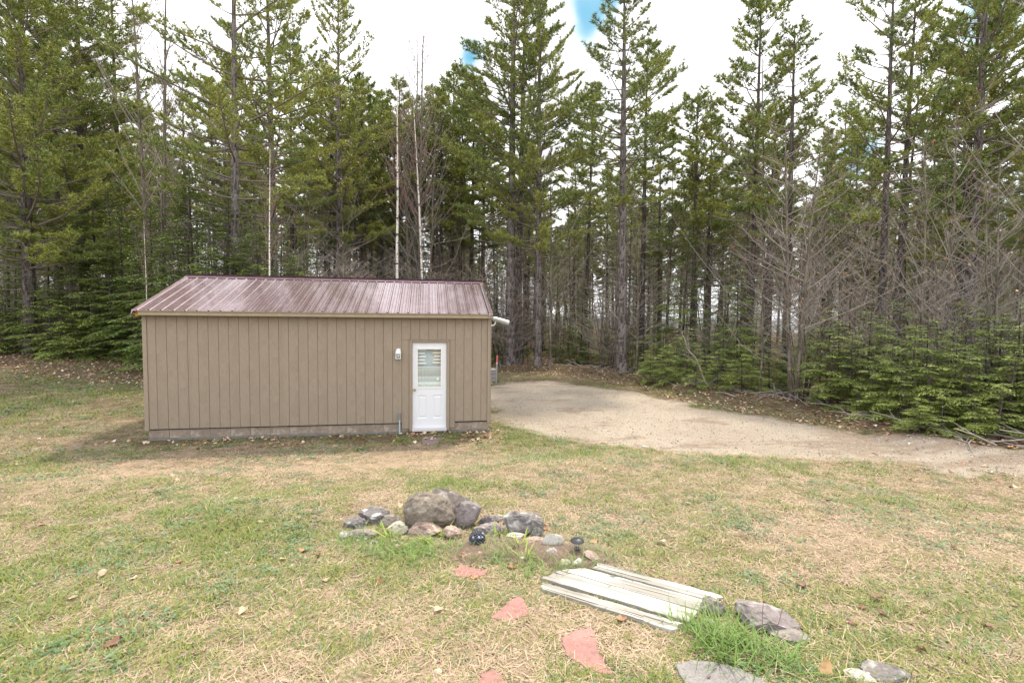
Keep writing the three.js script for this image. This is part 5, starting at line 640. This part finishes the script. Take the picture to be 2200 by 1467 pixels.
{
  const r = RNG(555), G = 'fallen leaves scattered on the lawn'; const fixed = [[1075, 1050, 1], [683, 1196, 1], [1880, 1290, 1], [1855, 1310, 1], [1895, 1322, 1], [1830, 1345, 1], [650, 1187, 3], [1000, 1200, 3], [940, 1318, 2], [700, 1250, 2], [1275, 1168, 3], [1720, 1262, 1], [2050, 1180, 1], [220, 1240, 2], [155, 1290, 2], [385, 1210, 0], [240, 1390, 1], [400, 1110, 2], [560, 1125, 2], [120, 975, 4], [60, 970, 4], [35, 1000, 4], [370, 1025, 2], [155, 865, 4], [1300, 1010, 2], [1480, 1085, 2], [1620, 1120, 0], [1950, 1100, 0], [2090, 1010, 1], [1150, 1020, 0], [815, 1255, 1], [860, 1090, 2], [1420, 1170, 4], [1980, 1400, 0], [2120, 1350, 1], [520, 1320, 2], [90, 1130, 0], [640, 990, 2], [1020, 1245, 3], [1100, 1222, 0]];
  for (const [x, y, k] of fixed) { const h = hit(x, y), m = new THREE.Mesh(leafGeos[Math.floor(r() * 4)], leafMats[k]); m.name = numbered('fallen_leaf'); m.position.set(h[0], h[1] + 0.022, h[2]); m.rotation.set((r() - 0.5) * 0.5, r() * 6.28, (r() - 0.5) * 0.5); m.scale.setScalar(0.75 + r() * 0.5); m.castShadow = m.receiveShadow = true; tag(m, 'dry curled fallen leaf lying on the lawn', 'leaf', G); scene.add(m); }
  { const h = hit(1775, 1452), m = new THREE.Mesh(leafGeos[1], std({ color: lin(0.62, 0.4, 0.2), roughness: 0.7, side: THREE.DoubleSide })); m.name = numbered('fallen_leaf'); m.position.set(h[0], h[1] + 0.06, h[2]); m.rotation.set(0.3, 0.9, 1.2); m.scale.setScalar(1.25); tag(m, 'large tan leaf standing on edge among the dry stalks', 'leaf'); scene.add(m); }
  const O = new THREE.Object3D(), M = [[], [], [], []], C = [[], [], [], []], col = new THREE.Color(); let n = 0, tries = 0;
  while (n < 24000 && tries++ < 160000) { let x, z; const w = r(); if (w < 0.78) { const px = -250 + r() * 2700, L = lineAt(px), zd = L - (px < 1060 ? 7 : 3.2) + Math.pow(r(), 1.1) * 13, p = at(px, zd); x = p[0]; z = p[2]; } else if (w < 0.86) { x = -1.4 + r() * 8.8; z = 0.02 + Math.pow(r(), 2) * 1.3; if (r() > 0.05 + 0.5 * sstep(0.5, 0.68, fbm(x * 1.6, z * 1.6 + 9, 2, 3))) continue; } else { x = -9 + r() * 24; z = -3 + r() * 12; if (r() > 0.12) continue; } if (shedAt(x, z, 0.02) || (gravelAt(x, z) && r() > 0.06)) continue; const l = litterShadeAt(x, z); if (r() > l + 0.12) continue; const k = Math.floor(r() * 4), c = leafCols[Math.floor(r() * 5)], v = 0.7 + r() * 0.5; O.position.set(x, ground(x, z) + 0.012, z); O.rotation.set((r() - 0.5) * 0.7, r() * 6.28, (r() - 0.5) * 0.7); O.scale.setScalar(0.6 + r() * 0.7); O.updateMatrix(); M[k].push(O.matrix.clone()); C[k].push([c[0] * v, c[1] * v, c[2] * v]); n++; }
  M.forEach((list, k) => { const im = new THREE.InstancedMesh(leafGeos[k], grassMat, list.length); im.name = numbered('leaf_litter'); list.forEach((m, i) => { im.setMatrixAt(i, m); im.setColorAt(i, col.setRGB(...C[k][i])); }); im.castShadow = im.receiveShadow = true; tag(im, 'scattered dead leaves along the trees and the shed wall', 'leaves', 'dead leaf litter', 'stuff'); scene.add(im); });
  { const nd = new Buf(), rr = RNG(31); for (let k = 0; k < 14; k++) { const a = rr() * 6.28, b = rr() * 6.28, d = rr() * 0.05, c = [Math.cos(a) * d, 0.004 + rr() * 0.012, Math.sin(a) * d], e = [Math.cos(b), (rr() - 0.3) * 0.25, Math.sin(b)], s2 = [-Math.sin(b) * 0.0014, 0, Math.cos(b) * 0.0014]; nd.tri(add(c, s2, 1), add(c, s2, -1), add(c, e, 0.06 + rr() * 0.05)); } const nM = [], nC = []; let t2 = 0; while (nM.length < 2600 && t2++ < 60000) { const k = bedPts[3 + Math.floor(r() * 5)], x = k[0] + (r() - 0.5) * 0.9, z = k[1] + (r() - 0.5) * 0.9; if (bedAt(x, z) < 0.15 + r() * 0.7 || inFlag(x, z)) continue; O.position.set(x, ground(x, z), z); O.rotation.set((r() - 0.5) * 0.3, r() * 6.28, (r() - 0.5) * 0.3); O.scale.setScalar(0.8 + r() * 0.6); O.updateMatrix(); nM.push(O.matrix.clone()); const v = 0.5 + r() * 0.9; nC.push([0.26 * v, 0.185 * v, 0.145 * v]); } const ni = new THREE.InstancedMesh(nd.geo(), grassMat, nM.length); ni.name = 'needle_mulch'; nM.forEach((m, i) => { ni.setMatrixAt(i, m); ni.setColorAt(i, col.setRGB(...nC[i])); }); ni.castShadow = ni.receiveShadow = true; tag(ni, 'brown pine needles heaped round the stones of the bed', 'pine needles', null, 'stuff'); scene.add(ni); }
  // loose pebbles on the driveway, small twigs on the bank
  const pg = new THREE.IcosahedronGeometry(1, 1), pM = [], pC = []; tries = 0; while (pM.length < 5200 && tries++ < 60000) { const px = 1050 + r() * 1200, py = 828 + r() * 215, h = hit(px, py); if (!h || !gravelAt(h[0], h[2])) continue; const s = 0.006 + Math.pow(r(), 3) * 0.016; O.position.set(h[0], h[1] - 0.004, h[2]); O.rotation.set(r() * 6, r() * 6, r() * 6); O.scale.set(s, s * 0.7, s * 0.9); O.updateMatrix(); pM.push(O.matrix.clone()); const v = 0.14 + Math.pow(r(), 0.7) * 0.36; pC.push([v, v * 0.93, v * 0.84]); }
  const im = new THREE.InstancedMesh(pg, std({ roughness: 0.9 }), pM.length); im.name = 'driveway_pebbles'; pM.forEach((m, i) => { im.setMatrixAt(i, m); im.setColorAt(i, col.setRGB(...pC[i])); }); im.castShadow = im.receiveShadow = true; tag(im, 'loose pebbles lying on the gravel driveway', 'pebbles', null, 'stuff'); scene.add(im);
  const tw = new Buf().tube([[0, 0.01, 0], [0.2, 0.03, 0.03], [0.42, 0.02, 0.02]], [0.008, 0.006, 0.003], 4, null, false).tube([[0.2, 0.03, 0.03], [0.3, 0.08, 0.12]], [0.004, 0.002], 3, null, false).geo(), tM = []; tries = 0; while (tM.length < 1300 && tries++ < 20000) { const px = -200 + r() * 2600, L = lineAt(px), p = at(px, L - 1 + r() * 8); if (shedAt(p[0], p[2], 0.5) || gravelAt(p[0], p[2])) continue; O.position.set(p[0], p[1] + 0.01, p[2]); O.rotation.set((r() - 0.5) * 0.3, r() * 6.28, (r() - 0.3) * 0.5); O.scale.setScalar(0.8 + r() * 2); O.updateMatrix(); tM.push(O.matrix.clone()); }
  const ti = new THREE.InstancedMesh(tw, greyTwig, tM.length); ti.name = 'twig_litter'; tM.forEach((m, i) => ti.setMatrixAt(i, m)); tag(ti, 'dry grey twigs strewn along the edge of the woods', 'twigs', null, 'stuff'); scene.add(ti);
}
renderer.render(scene, camera);
